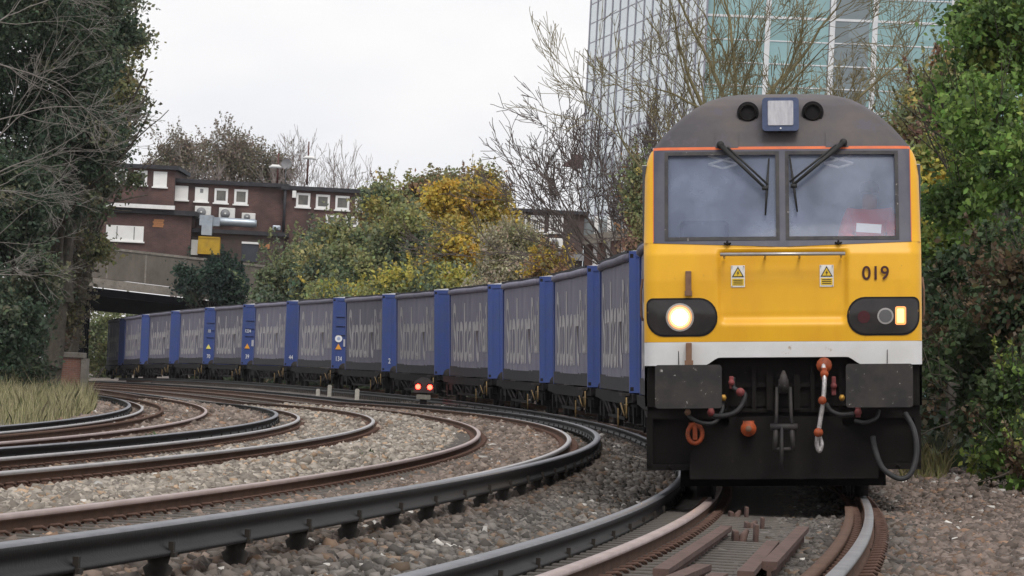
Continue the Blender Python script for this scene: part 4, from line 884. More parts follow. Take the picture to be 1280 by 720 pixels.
def bare(name, label, base, h, r, mt, depth=4, lean=(0, 0), group=None, limbs=5, up=.10, spread=.6, kids=(3, 4), fork=.3, minr=.006, wig=.12, fan=(1, 1), shrink=.64, cat='tree', dirs=None, limb_len=.42):
    org = np.array(base, float); t = thing(name, label, cat, Matrix.Translation(org), group); segs = []
    tr = []; grow(tr, org - [0, 0, .2], (lean[0], lean[1], 1), h * fork, r, 0, wig=.05); p1 = tr[-1][1]; rr = tr[-1][3]; tw = []
    for k in range(limbs):
        if dirs: dd = np.array(dirs[k % len(dirs)], float) + rng.normal(0, .12, 3)
        else:
            a = 2 * math.pi * k / limbs + rng.normal(0, .4); dd = np.array([math.cos(a) * fan[0] * (.3 + .5 * rng.random()), math.sin(a) * fan[1] * .5, 1])
        s0 = tr[max(0, len(tr) - 1 - k % 3)][1]
        grow(tw, s0, dd, h * limb_len * (.8 + .4 * rng.random()), rr * .62, depth, up=up, spread=spread, kids=kids, wig=wig, minr=minr, shrink=shrink)
    segs_mesh('trunk', tr + [s_ for s_ in tw if s_[4] >= depth - 1], mt, t, org, 6); segs_mesh('twigs', [s_ for s_ in tw if s_[4] < depth - 1], mt, t, org, 3); return t

# ------------------------------------------------------------------ road bridge and the brick buildings on it
M_brick = brickmat('brown_brick', (0.125, 0.058, 0.05), (0.085, 0.042, 0.038), (0.14, 0.11, 0.10), dirt=(0.055, 0.035, 0.032))
M_brickd = brickmat('dark_brick', (0.085, 0.05, 0.042), (0.06, 0.038, 0.034), (0.09, 0.08, 0.075))
M_brickr = brickmat('red_brick', (0.28, 0.12, 0.08), (0.20, 0.09, 0.07), (0.25, 0.2, 0.18), dirt=(.14, .08, .06))
M_brickp = brickmat('pinkish_brick', (0.36, 0.20, 0.17), (0.30, 0.17, 0.14), (0.3, 0.25, 0.22), dirt=(.25, .16, .14))
M_conc = mat('stained_concrete', (0.090, 0.078, 0.065), (0.145, 0.128, 0.11), .9, .9, c3=(0.085, 0.08, 0.068), c3lo=.57, c3scale=1.7, stretch=(1, 1, .5), bump=.3)
M_concl = mat('pale_concrete', (0.15, 0.135, 0.115), (0.23, 0.21, 0.185), 2.2, .9, c3=(0.08, 0.072, 0.062), c3lo=.58)
M_nearblk = mat('near_black_steel', (0.003, 0.003, 0.005), (0.007, 0.0065, 0.009), 1.5, .9, spec=.03)  # even near-black tone for the bridge deck, girders and columns
M_fascia = mat('black_fascia', (0.022, 0.022, 0.028), (0.04, 0.038, 0.045), 2, .7)
M_upvc = mat('white_frame', (0.80, 0.80, 0.80), (0.70, 0.70, 0.69), 2, .5)
M_pane = mat('dim_window_pane', (0.07, 0.07, 0.07), (0.16, 0.15, 0.13), 1.4, .2, spec=.6)
M_blank = mat('white_panel', (0.82, 0.82, 0.80), (0.74, 0.74, 0.73), 1.5, .6)
M_duct = mat('galvanised_duct', (0.42, 0.47, 0.52), (0.32, 0.36, 0.41), 1.8, .35, .55)
M_hop = mat('yellow_hopper', (0.48, 0.30, 0.02), (0.36, 0.22, 0.02), 2.5, .5, c3=(.2, .12, .03), c3lo=.66)
M_acw = mat('white_casing', (0.72, 0.72, 0.70), (0.62, 0.62, 0.6), 3, .5)
M_grey = mat('grey_plastic', (0.17, 0.17, 0.18), (0.25, 0.25, 0.26), 5, .6)
M_pole = mat('red_brown_pole', (0.12, 0.04, 0.035), (0.08, 0.035, 0.03), 3, .6)
M_sign2 = mat('orange_brown_boards', (0.45, 0.21, 0.09), (0.33, 0.15, 0.07), 9, .8)

class WB:
    """a thing placed upright in the world; boxes by picture centre + size in metres"""
    def __init__(s, name, label, cat, base, group=None): s.o = Vector(base); s.t = thing(name, label, cat, Matrix.Translation(s.o), group)
    def part(s, name, m, mt, parent=None):
        o = s.o; m.v = [(x - o.x, y - o.y, z - o.z) for x, y, z in m.v]; return m.build(name, mt, parent or s.t)
def rc(px, py, w, h, Y):
    p = at(px, py, Y); k = F / Y; return p.x - w / k / 2, p.x + w / k / 2, p.z - h / k / 2, p.z + h / k / 2
def window(B, px, py, w, h, Y, blank=False, bars=0, sill=True, vent=False, split=()):
    x0, x1, z0, z1 = rc(px, py, w, h, Y); fw = .14; m = MB()
    if blank: m.box(x0, x1, Y - .05, Y + .1, z0, z1)
    else:
        m.box(x0, x0 + fw, Y - .06, Y + .1, z0, z1); m.box(x1 - fw, x1, Y - .06, Y + .1, z0, z1); m.box(x0 + fw, x1 - fw, Y - .06, Y + .1, z0, z0 + fw); m.box(x0 + fw, x1 - fw, Y - .06, Y + .1, z1 - fw, z1)
    for q in split: m.box(x0 + (x1 - x0) * q - .03, x0 + (x1 - x0) * q + .03, Y - .068, Y - .04, z0 + .1, z1 - .05, mi=1)
    if sill: m.box(x0 - .08, x1 + .08, Y - .14, Y + .02, z0 - .09, z0 - .002)
    f = B.part('window', m, [M_blank if blank else M_upvc, M_grey])
    if not blank:
        q = MB(); q.box(x0 + fw, x1 - fw, Y - .015, Y + .04, z0 + fw, z1 - fw); q.v = [(a - B.o.x, b - B.o.y, c - B.o.z) for a, b, c in q.v]; q.build('pane', M_pane, f)
        if bars:
            q = MB()
            for k in range(bars): xx = x0 + (x1 - x0) * (k + .5) / bars; q.box(xx - .025, xx + .025, Y - .12, Y - .09, z0 - .1, z1 + .1)
            for zz in (z0 - .08, z1 + .05): q.box(x0, x1, Y - .115, Y - .095, zz, zz + .04)
            q.v = [(a - B.o.x, b - B.o.y, c - B.o.z) for a, b, c in q.v]; q.build('window_bars', M_upvc, f)
    if vent:
        q = MB(); q.box((x0 + x1) / 2 - .1, (x0 + x1) / 2 + .1, Y - .075, Y - .05, z0 + .55, z0 + .8); q.v = [(a - B.o.x, b - B.o.y, c - B.o.z) for a, b, c in q.v]; q.build('vent', M_grey, f)
    return f
def slab(m, pts, y0, y1, mi=0):
    """upright slab with an outline given at the depth y0 (image points), y1 deep"""
    P0 = [at(a, b, y0) for a, b in pts]; k = len(P0); vs = [tuple(p) for p in P0] + [(p.x, y1, p.z) for p in P0]
    m.add(vs, [tuple(range(k)), tuple(range(2 * k - 1, k - 1, -1))] + [(i, i + k, (i + 1) % k + k, (i + 1) % k) for i in range(k)], mi)
YB = 320.0
B = WB('road_bridge', 'grimy concrete road bridge over the tracks with a dark opening', 'bridge', at(200, 470, YB))
m = MB(); slab(m, [(-90, 285), (420, 343), (420, 384), (-90, 321)], YB, YB + .5); B.part('parapet', m, M_conc)
m = MB(); slab(m, [(-90, 321.5), (420, 384.5), (420, 393), (-90, 335)], YB - .12, YB + .6); B.part('ledge', m, M_concl)
m = MB(); slab(m, [(-90, 336), (420, 394), (420, 402), (-90, 346)], YB + .25, YB + 27); B.part('deck', m, M_nearblk)
m = MB(); slab(m, [(-90, 340), (420, 398), (420, 414), (-90, 371)], YB + 9, YB + 10); B.part('girder', m, M_nearblk)
m = MB(); slab(m, [(-90, 340), (420, 398), (420, 410), (-90, 368)], YB + 18, YB + 19); B.part('girder', m, M_nearblk)
for px in (40, 88, 135, 183, 231, 279):
    a, b = at(px, 300 + px * .114 - 3, YB), at(px, 332 + px * .124, YB); m = MB(); m.box(a.x - .05, a.x + .05, YB - .03, YB + .02, b.z + .02, a.z); B.part('joint', m, M_concl)
m = MB(); slab(m, [(-90, 283.5), (420, 341.5), (420, 344.5), (-90, 286.5)], YB - .06, YB + .58); B.part('coping', m, M_concl)
gz = ground_z(at(101, 440, YB).x, YB + 2) - .5
for k, yy in enumerate((1.5, 9, 18)):
    a = at(101.5, 360, YB + yy); m = MB(); m.box(a.x - .3 + k * .15, a.x + .32 + k * .15, a.y, a.y + .6, gz - 1, a.z); B.part('column', m, M_nearblk)
a = at(262, 372, YB + .3); m = MB(); m.box(a.x, a.x + 12, a.y, a.y + 26, gz - 2, a.z - .15); B.part('abutment', m, M_conc)
a = at(-60, 352, YB + .3); m = MB(); m.box(a.x - 12, a.x, a.y, a.y + 26, gz - 2, a.z - .1); B.part('abutment', m, M_conc)

Yb = 330.0
B = WB('brick_building', 'long flat roofed brown brick building above the bridge with white windows and roof units', 'building', at(240, 325, Yb))
def block(x0, x1, ytop_l, ybot, Y, depth, mt=M_brick, fas=5, over=.25):
    """front wall by picture columns, roof fascia on top"""
    a = at(x0, ytop_l, Y); b = at(x1, ytop_l + (x1 - x0) * .05, Y); bot = at(x0, ybot, Y).z; zt = (a.z + b.z) / 2; k = F / Y; h = fas / k
    m = MB(); m.box(a.x, b.x, Y, Y + depth, bot, zt - h); B.part('wall', m, mt)
    m = MB(); m.box(a.x - over, b.x + over, Y - .3, Y + depth + .2, zt - h, zt); B.part('roof', m, M_fascia)
block(60, 219.3, 199.5, 330, Yb + 4, 12)
block(220, 356, 223, 335, Yb + 5, 11)
block(357, 560, 232, 360, Yb + 4.6, 11)
block(40, 240, 254, 345, Yb + 1, 4, fas=6)
block(219.5, 354, 284, 350, Yb + 2, 4, M_brickd, fas=5)
m = MB(); a = at(80, 252.3, Yb + 1); b = at(219, 261, Yb + 1); m.box(a.x, b.x, Yb + .4, Yb + .72, (a.z + b.z) / 2 - .12, (a.z + b.z) / 2 + .13); B.part('roof_edge', m, M_upvc)
window(B, 123, 218, 16, 17, Yb + 4); window(B, 151.5, 220, 16, 18, Yb + 4); window(B, 175.6, 222, 17, 18, Yb + 4); window(B, 200.3, 224, 17, 19, Yb + 4, blank=True)
window(B, 227, 241, 16.5, 17.5, Yb + 5, blank=True); window(B, 252, 243, 16.5, 17.5, Yb + 5, blank=True, vent=True); window(B, 276.5, 244.6, 17, 18, Yb + 5); window(B, 301.3, 246, 17, 18.5, Yb + 5)
for px, py in ((379, 250), (403.6, 252), (428, 253.6), (452.5, 255.5)): window(B, px, py, 17.5, 17.5, Yb + 4.6)
window(B, 415, 275, 16, 13, Yb + 4.6, sill=False); window(B, 478, 258, 17, 18, Yb + 4.6); window(B, 440, 277, 16, 13, Yb + 4.6, sill=False)
window(B, 156, 291.5, 47, 19, Yb + 1, blank=True, split=(.29, .75)); 
x0, x1, z0, z1 = rc(198, 279, 14, 10, Yb + 1); m = MB(); 
for k in range(4): m.box(x0 + .06 * (k % 2), x1 - .05 * ((k + 1) % 2), Yb + .96, Yb + 1.02, z0 + (z1 - z0) * k / 4, z0 + (z1 - z0) * (k + .92) / 4)
B.part('board_patch', m, M_sign2)
x0, x1, z0, z1 = rc(330.5, 308, 13, 6, Yb + 2); m = MB(); m.box(x0, x1, Yb + 1.95, Yb + 2.02, z0, z1, bev=.02); B.part('board_patch', m, M_sign2)
window(B, 230, 294, 15, 9, Yb + 2, sill=False, split=(.5,), blank=True)
x0, x1, z0, z1 = rc(239, 309, 17, 19, Yb + 2); m = MB(); m.box(x0, x1, Yb + 1.9, Yb + 2.02, z0, z1); B.part('door', m, M_blank)
x0, x1, z0, z1 = rc(312, 316, 20, 22, Yb + 2); m = MB(); m.box(x0, x1, Yb + 1.93, Yb + 2.02, z0, z1); B.part('shutter', m, mat('blue_black_shutter', (.03, .035, .05), (.045, .05, .065), 2, .6))
m = MB(); m.box(x0 - .02, x1 + .05, Yb + 1.85, Yb + 2.02, z1 + .003, z1 + .13); B.part('lintel', m, M_upvc)
x0, x1, z0, z1 = rc(368, 243, 5, 9, Yb + 4.6); m = MB(); m.box(x0, x1, Yb + 4.3, Yb + 4.6, z0, z1, bev=.03); B.part('alarm_box', m, M_upvc)
p = at(357, 235, Yb + 4.5); q_ = at(354, 290, Yb + 4.5); m = MB(); m.cyl((p.x, Yb + 4.45, p.z), (p.x, Yb + 4.45, q_.z), .09, 8); B.part('drain_pipe', m, M_fascia)
def ac(px, py, w, h, Y):
    x0, x1, z0, z1 = rc(px, py, w, h, Y); m = MB(); m.box(x0, x1, Y - .45, Y, z0, z1, bev=.03); c = B.part('air_conditioner', m, M_acw); cx, cz = x0 + (x1 - x0) * .40, (z0 + z1) / 2; r = min(x1 - x0, z1 - z0) * .40
    sub = lambda mm, n_, mt_: (setattr(mm, 'v', [(a - B.o.x, b - B.o.y, d - B.o.z) for a, b, d in mm.v]), mm.build(n_, mt_, c))
    m = MB(); m.cyl((cx, Y - .49, cz), (cx, Y - .455, cz), r, 20); sub(m, 'fan_grille', M_grey); m = MB(); m.cyl((cx, Y - .52, cz), (cx, Y - .492, cz), r * .22, 10); sub(m, 'fan_hub', M_acw)
ac(254, 265.5, 20, 15, Yb + 5); ac(284, 267.5, 20, 15, Yb + 5); ac(311, 271.5, 17, 10, Yb + 5)
dy = Yb + 2.6; Q = lambda a, b, y=dy: tuple(at(a, b, y))
m = MB(); m.tube([Q(271, 276.5), Q(276, 276.8), Q(318, 279.2), Q(321, 279.2)], [.20, .27, .27, .2], 14); m.box(*(lambda t: (t[0], t[1], dy - .3, dy + .4, t[2], t[3]))(rc(268, 277, 14, 11, dy))); 
m.box(*(lambda t: (t[0], t[1], Yb + 1.2, Yb + 3, t[2], t[3]))(rc(259, 276, 16, 13, dy))); m.box(*(lambda t: (t[0], t[1], Yb + 1.1, Yb + 1.9, t[2], t[3]))(rc(260, 288, 13, 13, dy))); B.part('ventilation_duct', m, M_duct)
x0, x1, z0, z1 = rc(261.5, 307, 28, 22, Yb + 1); m = MB(); m.prism([(x0, z0), (x1, z0), (x1 - .05, z1), (x0 + .03, z1)], Yb + .5, Yb + 1.7); m.box(x0 + .05, x1 - .05, Yb + .46, Yb + .5, z1 - .1, z1); m.box(x0 + .5, x0 + .58, Yb + .47, Yb + .5, z0, z1 - .12); B.part('hopper', m, M_hop)
for (px, py, w, h) in ((226, 275, 12, 7), (346, 285, 10, 6), (215, 277, 5, 6)):
    x0, x1, z0, z1 = rc(px, py, w, h, Yb + 3); m = MB(); m.box(x0, x1, Yb + 2.5, Yb + 3.2, z0, z1, bev=.05); m.cyl(((x0 + x1) / 2, Yb + 2.4, (z0 + z1) / 2), ((x0 + x1) / 2, Yb + 2.6, (z0 + z1) / 2), .12, 10); B.part('roof_unit', m, M_duct)
# roof aerials
dsh = WB('satellite_dish', 'dark round satellite dish on a pole above the brick building roof', 'satellite dish', at(357, 229, Yb + 8)); 
c = at(358, 205, Yb + 8); m = MB()
for k in range(6):
    r0, r1 = .34 * k / 6, .34 * (k + 1) / 6
    vs = []
    for j in range(20):
        an = 2 * math.pi * j / 20
        for r in (r0, r1): vs.append((c.x + r * math.cos(an), c.y - .1 + r * r * -.5, c.z + r * math.sin(an)))
    m.add(vs, [(2 * j, 2 * j + 1, (2 * j + 3) % 40, (2 * j + 2) % 40) for j in range(20)], 0, True)
dsh.part('dish', m, M_grey); m = MB(); b0 = at(356.5, 229, Yb + 8); m.cyl(tuple(b0), (c.x, c.y, c.z), .04, 6); dsh.part('pole', m, M_grey); m = MB(); m.tube([(c.x, c.y - .1, c.z - .3), (c.x + .1, c.y - .5, c.z - .25)], .03, 6); dsh.part('feed_arm', m, M_grey)
for (px, y0, y1, ly, lab, lx_) in ((348.5, 229, 191, 209, 'shorter red brown pole with a white lamp beside the satellite dish', -4), (385.5, 231, 177, 198, 'taller red brown pole with a white lamp ring above the brick roof', 1)):
    b0, b1 = at(px - 2, y0, Yb + 8), at(px, y1, Yb + 8); pw = WB('lamp_pole', lab, 'lamp post', b0)
    m = MB(); m.tube([tuple(b0), (b0.x, b0.y, b1.z)], [.07, .045], 8); pw.part('pole', m, M_pole)
    l_ = at(px + lx_, ly, Yb + 8); m = MB(); m.tube([(l_.x - .42, l_.y, l_.z - .03), (l_.x - .2, l_.y - .05, l_.z + .05), (l_.x + .2, l_.y - .05, l_.z + .05), (l_.x + .42, l_.y, l_.z - .03)], [.05, .12, .12, .05], 10); pw.part('lamp_head', m, M_upvc)

# brown building with barred windows behind the yellow shrubs, and the entrance next to it
Yc = 306.0
B = WB('brick_building', 'dark brick building with white barred windows behind the autumn shrubs', 'building', at(680, 350, Yc))
block(560, 731, 256, 380, Yc, 10, M_brickd, fas=4)
for px in (650, 671.5, 695): window(B, px, 281, 18, 19, Yc, bars=6)
window(B, 632, 280, 15, 18, Yc, bars=5); ac(695, 305, 17, 14, Yc)
p0, p1 = at(640, 318, Yc), at(730, 322, Yc); m = MB(); m.box(p0.x, p1.x, Yc - .5, Yc, p1.z - .2, p1.z + .25); B.part('canopy', m, M_grey)
B = WB('glass_entrance', 'pale framed entrance building with pinkish brick base beside the barred window building', 'building', at(770, 350, Yc))
p0, p1 = at(732, 275, Yc + 2), at(830, 350, Yc + 2); m = MB(); m.box(p0.x + .05, p1.x, Yc + 2.2, Yc + 8, p1.z - 2, p0.z - .1); B.part('wall', m, M_brickp)
for k, px in enumerate((719.5, 727, 746, 762, 781, 797)):
    a, b = at(px, 268 + k, Yc + 1.9), at(px, 345, Yc + 1.9); m = MB(); m.box(a.x - .12, a.x + .12, Yc + 1.7, Yc + 1.95, b.z - 1, a.z); B.part('column', m, M_upvc)
a, b = at(715, 302, Yc + 1.5), at(800, 284, Yc + 1.5); m = MB(); m.add([(a.x, Yc + 1, a.z - .3), (b.x + 2, Yc + 1, b.z - .2), (b.x + 2, Yc + 1, b.z + .45), (a.x, Yc + 1, a.z + .25), (a.x, Yc + 3, a.z - .3), (b.x + 2, Yc + 3, b.z - .2), (b.x + 2, Yc + 3, b.z + .45), (a.x, Yc + 3, a.z + .25)], [(0, 1, 2, 3), (7, 6, 5, 4), (0, 4, 5, 1), (1, 5, 6, 2), (2, 6, 7, 3), (3, 7, 4, 0)]); B.part('sloping_roof', m, M_concl)
a, b = at(716, 272, Yc + 2), at(800, 300, Yc + 2); m = MB(); m.box(a.x, b.x, Yc + 2.05, Yc + 2.15, b.z, a.z); B.part('glazing', m, mat('grey_green_glazing', (.16, .19, .2), (.28, .31, .32), .8, .15, spec=.7))

# ------------------------------------------------------------------ glass tower
M_tglass = leafmat('curtain_wall_glass', .14, 0); M_tglass.node_tree.nodes['Principled BSDF'].inputs['Specular IOR Level'].default_value = .6
M_mul = mat('white_mullion', (0.70, 0.72, 0.74), (0.6, 0.62, 0.65), 1, .5)
M_muld = mat('purple_grey_mullion', (0.22, 0.215, 0.27), (0.27, 0.26, 0.32), 1, .5)
Yt = 450.0; ct = at(862, 459, Yt); kx = Yt / F
org = np.array([ct.x, ct.y, ct.z - 3]); T = thing('glass_tower', 'tall pale glass office tower rising behind the bare tree', 'office tower', Matrix.Translation(org))
FL = 28.6 * kx; z_line = at(940, 51, Yt).z
zl_ = np.array([z_line + FL * k for k in range(-16, 12)]); zl_ = zl_[zl_ > org[2] - 1]
dirR = np.array([14.7, -2.2, 0]); dirR /= np.linalg.norm(dirR); wR = 64.0
dirL = np.array([-9.0, 80.0, 0]); wL = np.linalg.norm(dirL); dirL /= wL
def facade(name, d, edges, colf, mulm, nb):
    V, Cc, n = [], [], 0
    for i in range(len(edges) - 1):
        for j in range(len(zl_) - 1):
            for h0, h1, kind in ((0, .30, 0), (.30, 1, 1)):
                a = d * edges[i]; b = d * edges[i + 1]; z0 = zl_[j] + FL * h0 - org[2]; z1 = zl_[j] + FL * h1 - org[2]
                V += [(a[0], a[1], z0), (b[0], b[1], z0), (b[0], b[1], z1), (a[0], a[1], z1)]; Cc += [colf((edges[i] + edges[i + 1]) / 2, j, kind)] * 4
    V = np.array(V); fast('glass_facade', V, np.arange(len(V)).reshape(-1, 4), M_tglass, T, col=np.array(Cc))
def colR(t, j, kind):
    px = 862 + t * dirR[0] / kx; dark = 1022 < px < 1070
    base = np.array([.16, .20, .22]) if dark else (np.array([.235, .39, .41]) if kind else np.array([.21, .36, .375]))
    return base * (1 + rng.normal(0, .05)) * (1.12 if rng.random() < .08 else 1)
def colL(t, j, kind): return np.array([.44, .55, .59]) * (1 + rng.normal(0, .05)) * (1 if rng.random() > .08 else .85)  # paler left panes: sky reflection put into the base colour
eR = np.arange(0, wR + .1, 25.5 * kx); eL = np.linspace(0, wL, 15)
facade('right', dirR, eR, colR, M_mul, 1); facade('left', dirL, eL, colL, M_muld, 1)
nR = np.array([dirR[1], -dirR[0], 0]); nL = np.array([-dirL[1], dirL[0], 0])
def bar(nm, d, nn, t0, t1, z0, z1, out, mt):
    p = [d * t0, d * t1]; vs = [tuple(q + nn * o + np.array([0, 0, z - org[2]])) for q in p for o in (-.02, out) for z in (z0, z1)]
    m = MB(); m.add(vs, [(0, 1, 3, 2), (4, 6, 7, 5), (0, 4, 5, 1), (2, 3, 7, 6), (0, 2, 6, 4), (1, 5, 7, 3)]); m.build(nm, mt, T)
for j, z in enumerate(zl_):
    if z > 45: continue
    th = .34 if j % 4 == 1 else .17
    bar('floor_band', dirR, nR, 0, wR, z - .02, z - .02 + th * .6, .06, M_mul); bar('floor_band', dirL, nL, 0, wL, z, z + th * .55, .03, M_muld)
for px in (938.5, 1018.5, 1071, 1167, 1265, 1360): bar('mullion', dirR, nR, (px - 862) * kx / dirR[0] - .22, (px - 862) * kx / dirR[0] + .22, org[2], 46, .22, M_mul)
for e in eL: bar('mullion', dirL, nL, e - .35, e + .35, org[2], 46, .05, M_muld)
m = MB(); tz = zl_[-1] - org[2]; m.add([(0, 0, tz), tuple(dirR * wR + [0, 0, tz]), tuple(dirR * wR + dirL * wL + [0, 0, tz]), tuple(dirL * wL + [0, 0, tz])], [(0, 1, 2, 3)])
e1, e2 = dirR * wR, dirR * wR + dirL * wL; e3 = dirL * wL
m.add([tuple(e1), tuple(e2), tuple(e2 + [0, 0, tz]), tuple(e1 + [0, 0, tz]), tuple(e3), tuple(e3 + [0, 0, tz])], [(0, 1, 2, 3), (1, 4, 5, 2)]); m.build('rear_wall', M_muld, T)
a, b = at(702, 207, 522), at(728, 203, 522); m = MB(); hz_ = 1.0
m.add([(a.x, a.y, a.z), (b.x, b.y, b.z - .6), (b.x, b.y, b.z + .75), (b.x - .6, b.y, b.z + .8), (a.x, a.y + 2, a.z), (b.x, b.y + 2, b.z - .6), (b.x, b.y + 2, b.z + .75), (b.x - .6, b.y + 2, b.z + .8)], [(0, 1, 2, 3), (7, 6, 5, 4), (0, 4, 5, 1), (1, 5, 6, 2), (2, 6, 7, 3), (3, 7, 4, 0)])
m.v = [(x - org[0], y - org[1], z - org[2]) for x, y, z in m.v]; m.build('corner_canopy', mat('maroon_canopy', (.15, .085, .09), (.2, .12, .12), 1, .7), T)

# ------------------------------------------------------------------ trees and shrubs
G1 = [((.045, .075, .03), 3), ((.06, .095, .035), 3), ((.035, .055, .028), 3), ((.10, .12, .04), 1.2)]
IVY = [((0.042, 0.069, 0.042), 4), ((0.057, 0.085, 0.049), 3), ((0.085, 0.109, 0.064), 2), ((0.133, 0.141, 0.085), .8)]
IVYB = [((0.094, 0.109, 0.056), 3), ((0.169, 0.169, 0.075), 2), ((0.075, 0.094, 0.056), 3), ((0.225, 0.188, 0.094), .7)]
OLIVE = [((0.262, 0.273, 0.121), 3), ((0.343, 0.323, 0.141), 2), ((0.181, 0.213, 0.101), 3), ((0.444, 0.363, 0.121), 1)]
GRN = [((0.154, 0.190, 0.100), 3), ((0.108, 0.144, 0.090), 3), ((0.216, 0.234, 0.108), 1.5)]
YEL = [((.50, .365, .06), 3), ((.43, .33, .08), 2), ((.37, .31, .09), 2), ((.20, .20, .075), 1.5), ((.50, .32, .05), 1)]
YG = [((0.452, 0.401, 0.087), 2), ((0.297, 0.304, 0.095), 3), ((0.208, 0.226, 0.087), 3), ((0.557, 0.436, 0.087), 1)]
RED = [((0.220, 0.138, 0.083), 3), ((0.275, 0.165, 0.097), 2), ((0.180, 0.165, 0.068), 3), ((0.138, 0.138, 0.068), 2)]
PALE = [((0.405, 0.365, 0.257), 3), ((0.324, 0.290, 0.189), 3), ((0.270, 0.257, 0.135), 2)]
RG = [((0.116, 0.194, 0.046), 3), ((0.155, 0.248, 0.054), 3), ((0.078, 0.132, 0.039), 3), ((0.232, 0.279, 0.062), 1.5)]
RB = [((0.210, 0.128, 0.090), 3), ((0.285, 0.165, 0.090), 2), ((0.180, 0.165, 0.075), 2), ((0.330, 0.240, 0.075), 1)]
RD = [((0.039, 0.065, 0.029), 3), ((0.065, 0.098, 0.039), 3), ((0.111, 0.078, 0.046), 1.6), ((0.169, 0.130, 0.078), .8)]
def bxy(px, Y): p = at(px, 480, Y); return (p.x, p.y)
gA = 'ivy covered trees on the left bank'
leafy('ivy_tree', 'tall dark ivy covered tree on the left whose crown leaves the top of the picture', 'tree', [ell(75, 60, 90, 110, 190), ell(40, 190, 100, 120, 188), ell(120, 20, 62, 70, 192), ell(20, 20, 90, 90, 186), ell(100, 150, 62, 70, 191)], 42000, .13, IVY, bxy(60, 190), gA, .35, .75, gap=.3)
leafy('ivy_tree', 'olive edged loose tree beside the brick building, right of the dark ivy tree', 'tree', [ell(140, 130, 40, 60, 200), ell(150, 70, 34, 46, 201), ell(112, 210, 52, 55, 199), ell(85, 285, 45, 60, 199)], 13000, .13, IVYB, bxy(84, 200), gA, .16, .7, gap=.42)
leafy('ivy_shrub', 'dark ivy thicket at the left edge above the dry grass', 'shrub', [ell(10, 330, 62, 90, 180), ell(22, 420, 40, 58, 182), ell(-20, 420, 56, 80, 178), ell(0, 250, 60, 70, 181)], 22000, .13, IVY, bxy(20, 182), None, .2, .6)
leafy('shrub', 'brown leaved scrub between the ivy thicket and the bridge column', 'shrub', [ell(70, 370, 32, 60, 215), ell(84, 300, 26, 50, 216), ell(44, 450, 40, 34, 212), ell(88, 430, 14, 40, 216), ell(80, 340, 22, 60, 194), ell(62, 300, 30, 50, 196), ell(66, 400, 24, 40, 195)], 13000, .13, [((.09, .08, .055), 3), ((.06, .06, .04), 3), ((.13, .12, .06), 1), ((.12, .085, .06), 1.5)], bxy(70, 215), None, .12, .6, gap=.3)
for k, (x0, z0, lab) in enumerate(((-95, 250, 'grey bare tree with drooping twigs reaching over the ivy from the left edge'), (-60, 60, 'bare upper branches in front of the dark ivy tree at the top left corner'))):
    p = at(x0, z0, 168 - k * 3); gzz = ground_z(p.x, p.y); hh = p.z - gzz + 1.5
    bare('bare_tree', lab, (p.x, p.y, gzz), hh * 1.0, .10, M_barkp, 4, limbs=4, up=-.005, spread=.55, kids=(1, 3), fork=.9, minr=.006, wig=.13, shrink=.62, limb_len=2.7 / hh, dirs=[(1, .1, .45), (1, -.2, .12), (.9, .2, .9), (1, 0, -.12), (.8, -.1, .3)], group='bare trees on the left bank')
leafy('ivy_bush', 'dark green ivy bush hanging over the bridge parapet', 'bush', [ell(277, 348, 26, 25, 317), ell(292, 362, 16, 20, 317, 1.0), ell(240, 358, 14, 14, 318, .7), ell(232, 340, 6, 16, 318.4, .5)], 9000, .16, [((.022, .045, .035), 3), ((.03, .06, .04), 3), ((.045, .075, .045), 1)], bxy(290, 316), None, .08, .5, gap=.1)
gB = 'autumn shrubs behind the container train'
leafy('autumn_tree', 'grey green shrub nearest the bridge behind the containers', 'shrub', [ell(368, 350, 34, 38, 262), ell(338, 365, 26, 30, 262), ell(404, 330, 30, 40, 264)], 15000, .15, GRN, bxy(365, 262), gB, .12, .8, gap=.28)
leafy('autumn_tree', 'olive and yellow green tree left of the bright yellow one', 'tree', [ell(432, 322, 32, 42, 256), ell(484, 288, 34, 50, 258), ell(440, 355, 42, 40, 252), ell(505, 330, 42, 62, 252), ell(412, 352, 34, 35, 254)], 27000, .15, GRN + OLIVE + [((.30, .27, .08), 2.5), ((.24, .25, .09), 3)], bxy(465, 256), gB, .18, .8, gap=.3)
leafy('autumn_tree', 'reddish olive tree with thin tops reaching highest above the yellow tree', 'tree', [ell(494, 252, 32, 26, 272), ell(535, 246, 40, 30, 273), ell(588, 248, 36, 32, 274), ell(614, 240, 14, 20, 274), ell(480, 226, 7, 12, 272), ell(560, 224, 8, 12, 274), ell(601, 222, 10, 12, 274), ell(560, 280, 60, 46, 270), ell(456, 270, 14, 18, 272)], 17000, .14, RED + OLIVE, bxy(550, 272), gB, .16, .6, gap=.3)
leafy('autumn_tree', 'bright yellow orange tree in the middle of the shrubs', 'tree', [ell(565, 275, 28, 40, 240), ell(598, 265, 32, 36, 241), ell(570, 330, 40, 44, 238), ell(615, 300, 32, 44, 241), ell(535, 355, 30, 26, 238)], 19000, .14, YEL, bxy(578, 240), gB, .14, .6, gap=.35)
leafy('autumn_shrub', 'pale straw coloured shrub right of the bright yellow tree', 'shrub', [ell(640, 325, 30, 42, 226), ell(612, 355, 30, 30, 226), ell(655, 345, 18, 30, 225)], 11000, .11, PALE, bxy(635, 226), gB, .06, .6, gap=.2, barkm=M_barkp)
leafy('autumn_shrub', 'low green shrub at the foot of the yellow trees behind the containers', 'shrub', [ell(500, 372, 50, 25, 232), ell(430, 380, 46, 22, 236), ell(560, 368, 44, 22, 230)], 15000, .14, GRN + YG, bxy(500, 232), gB, .08, .7, gap=.2)
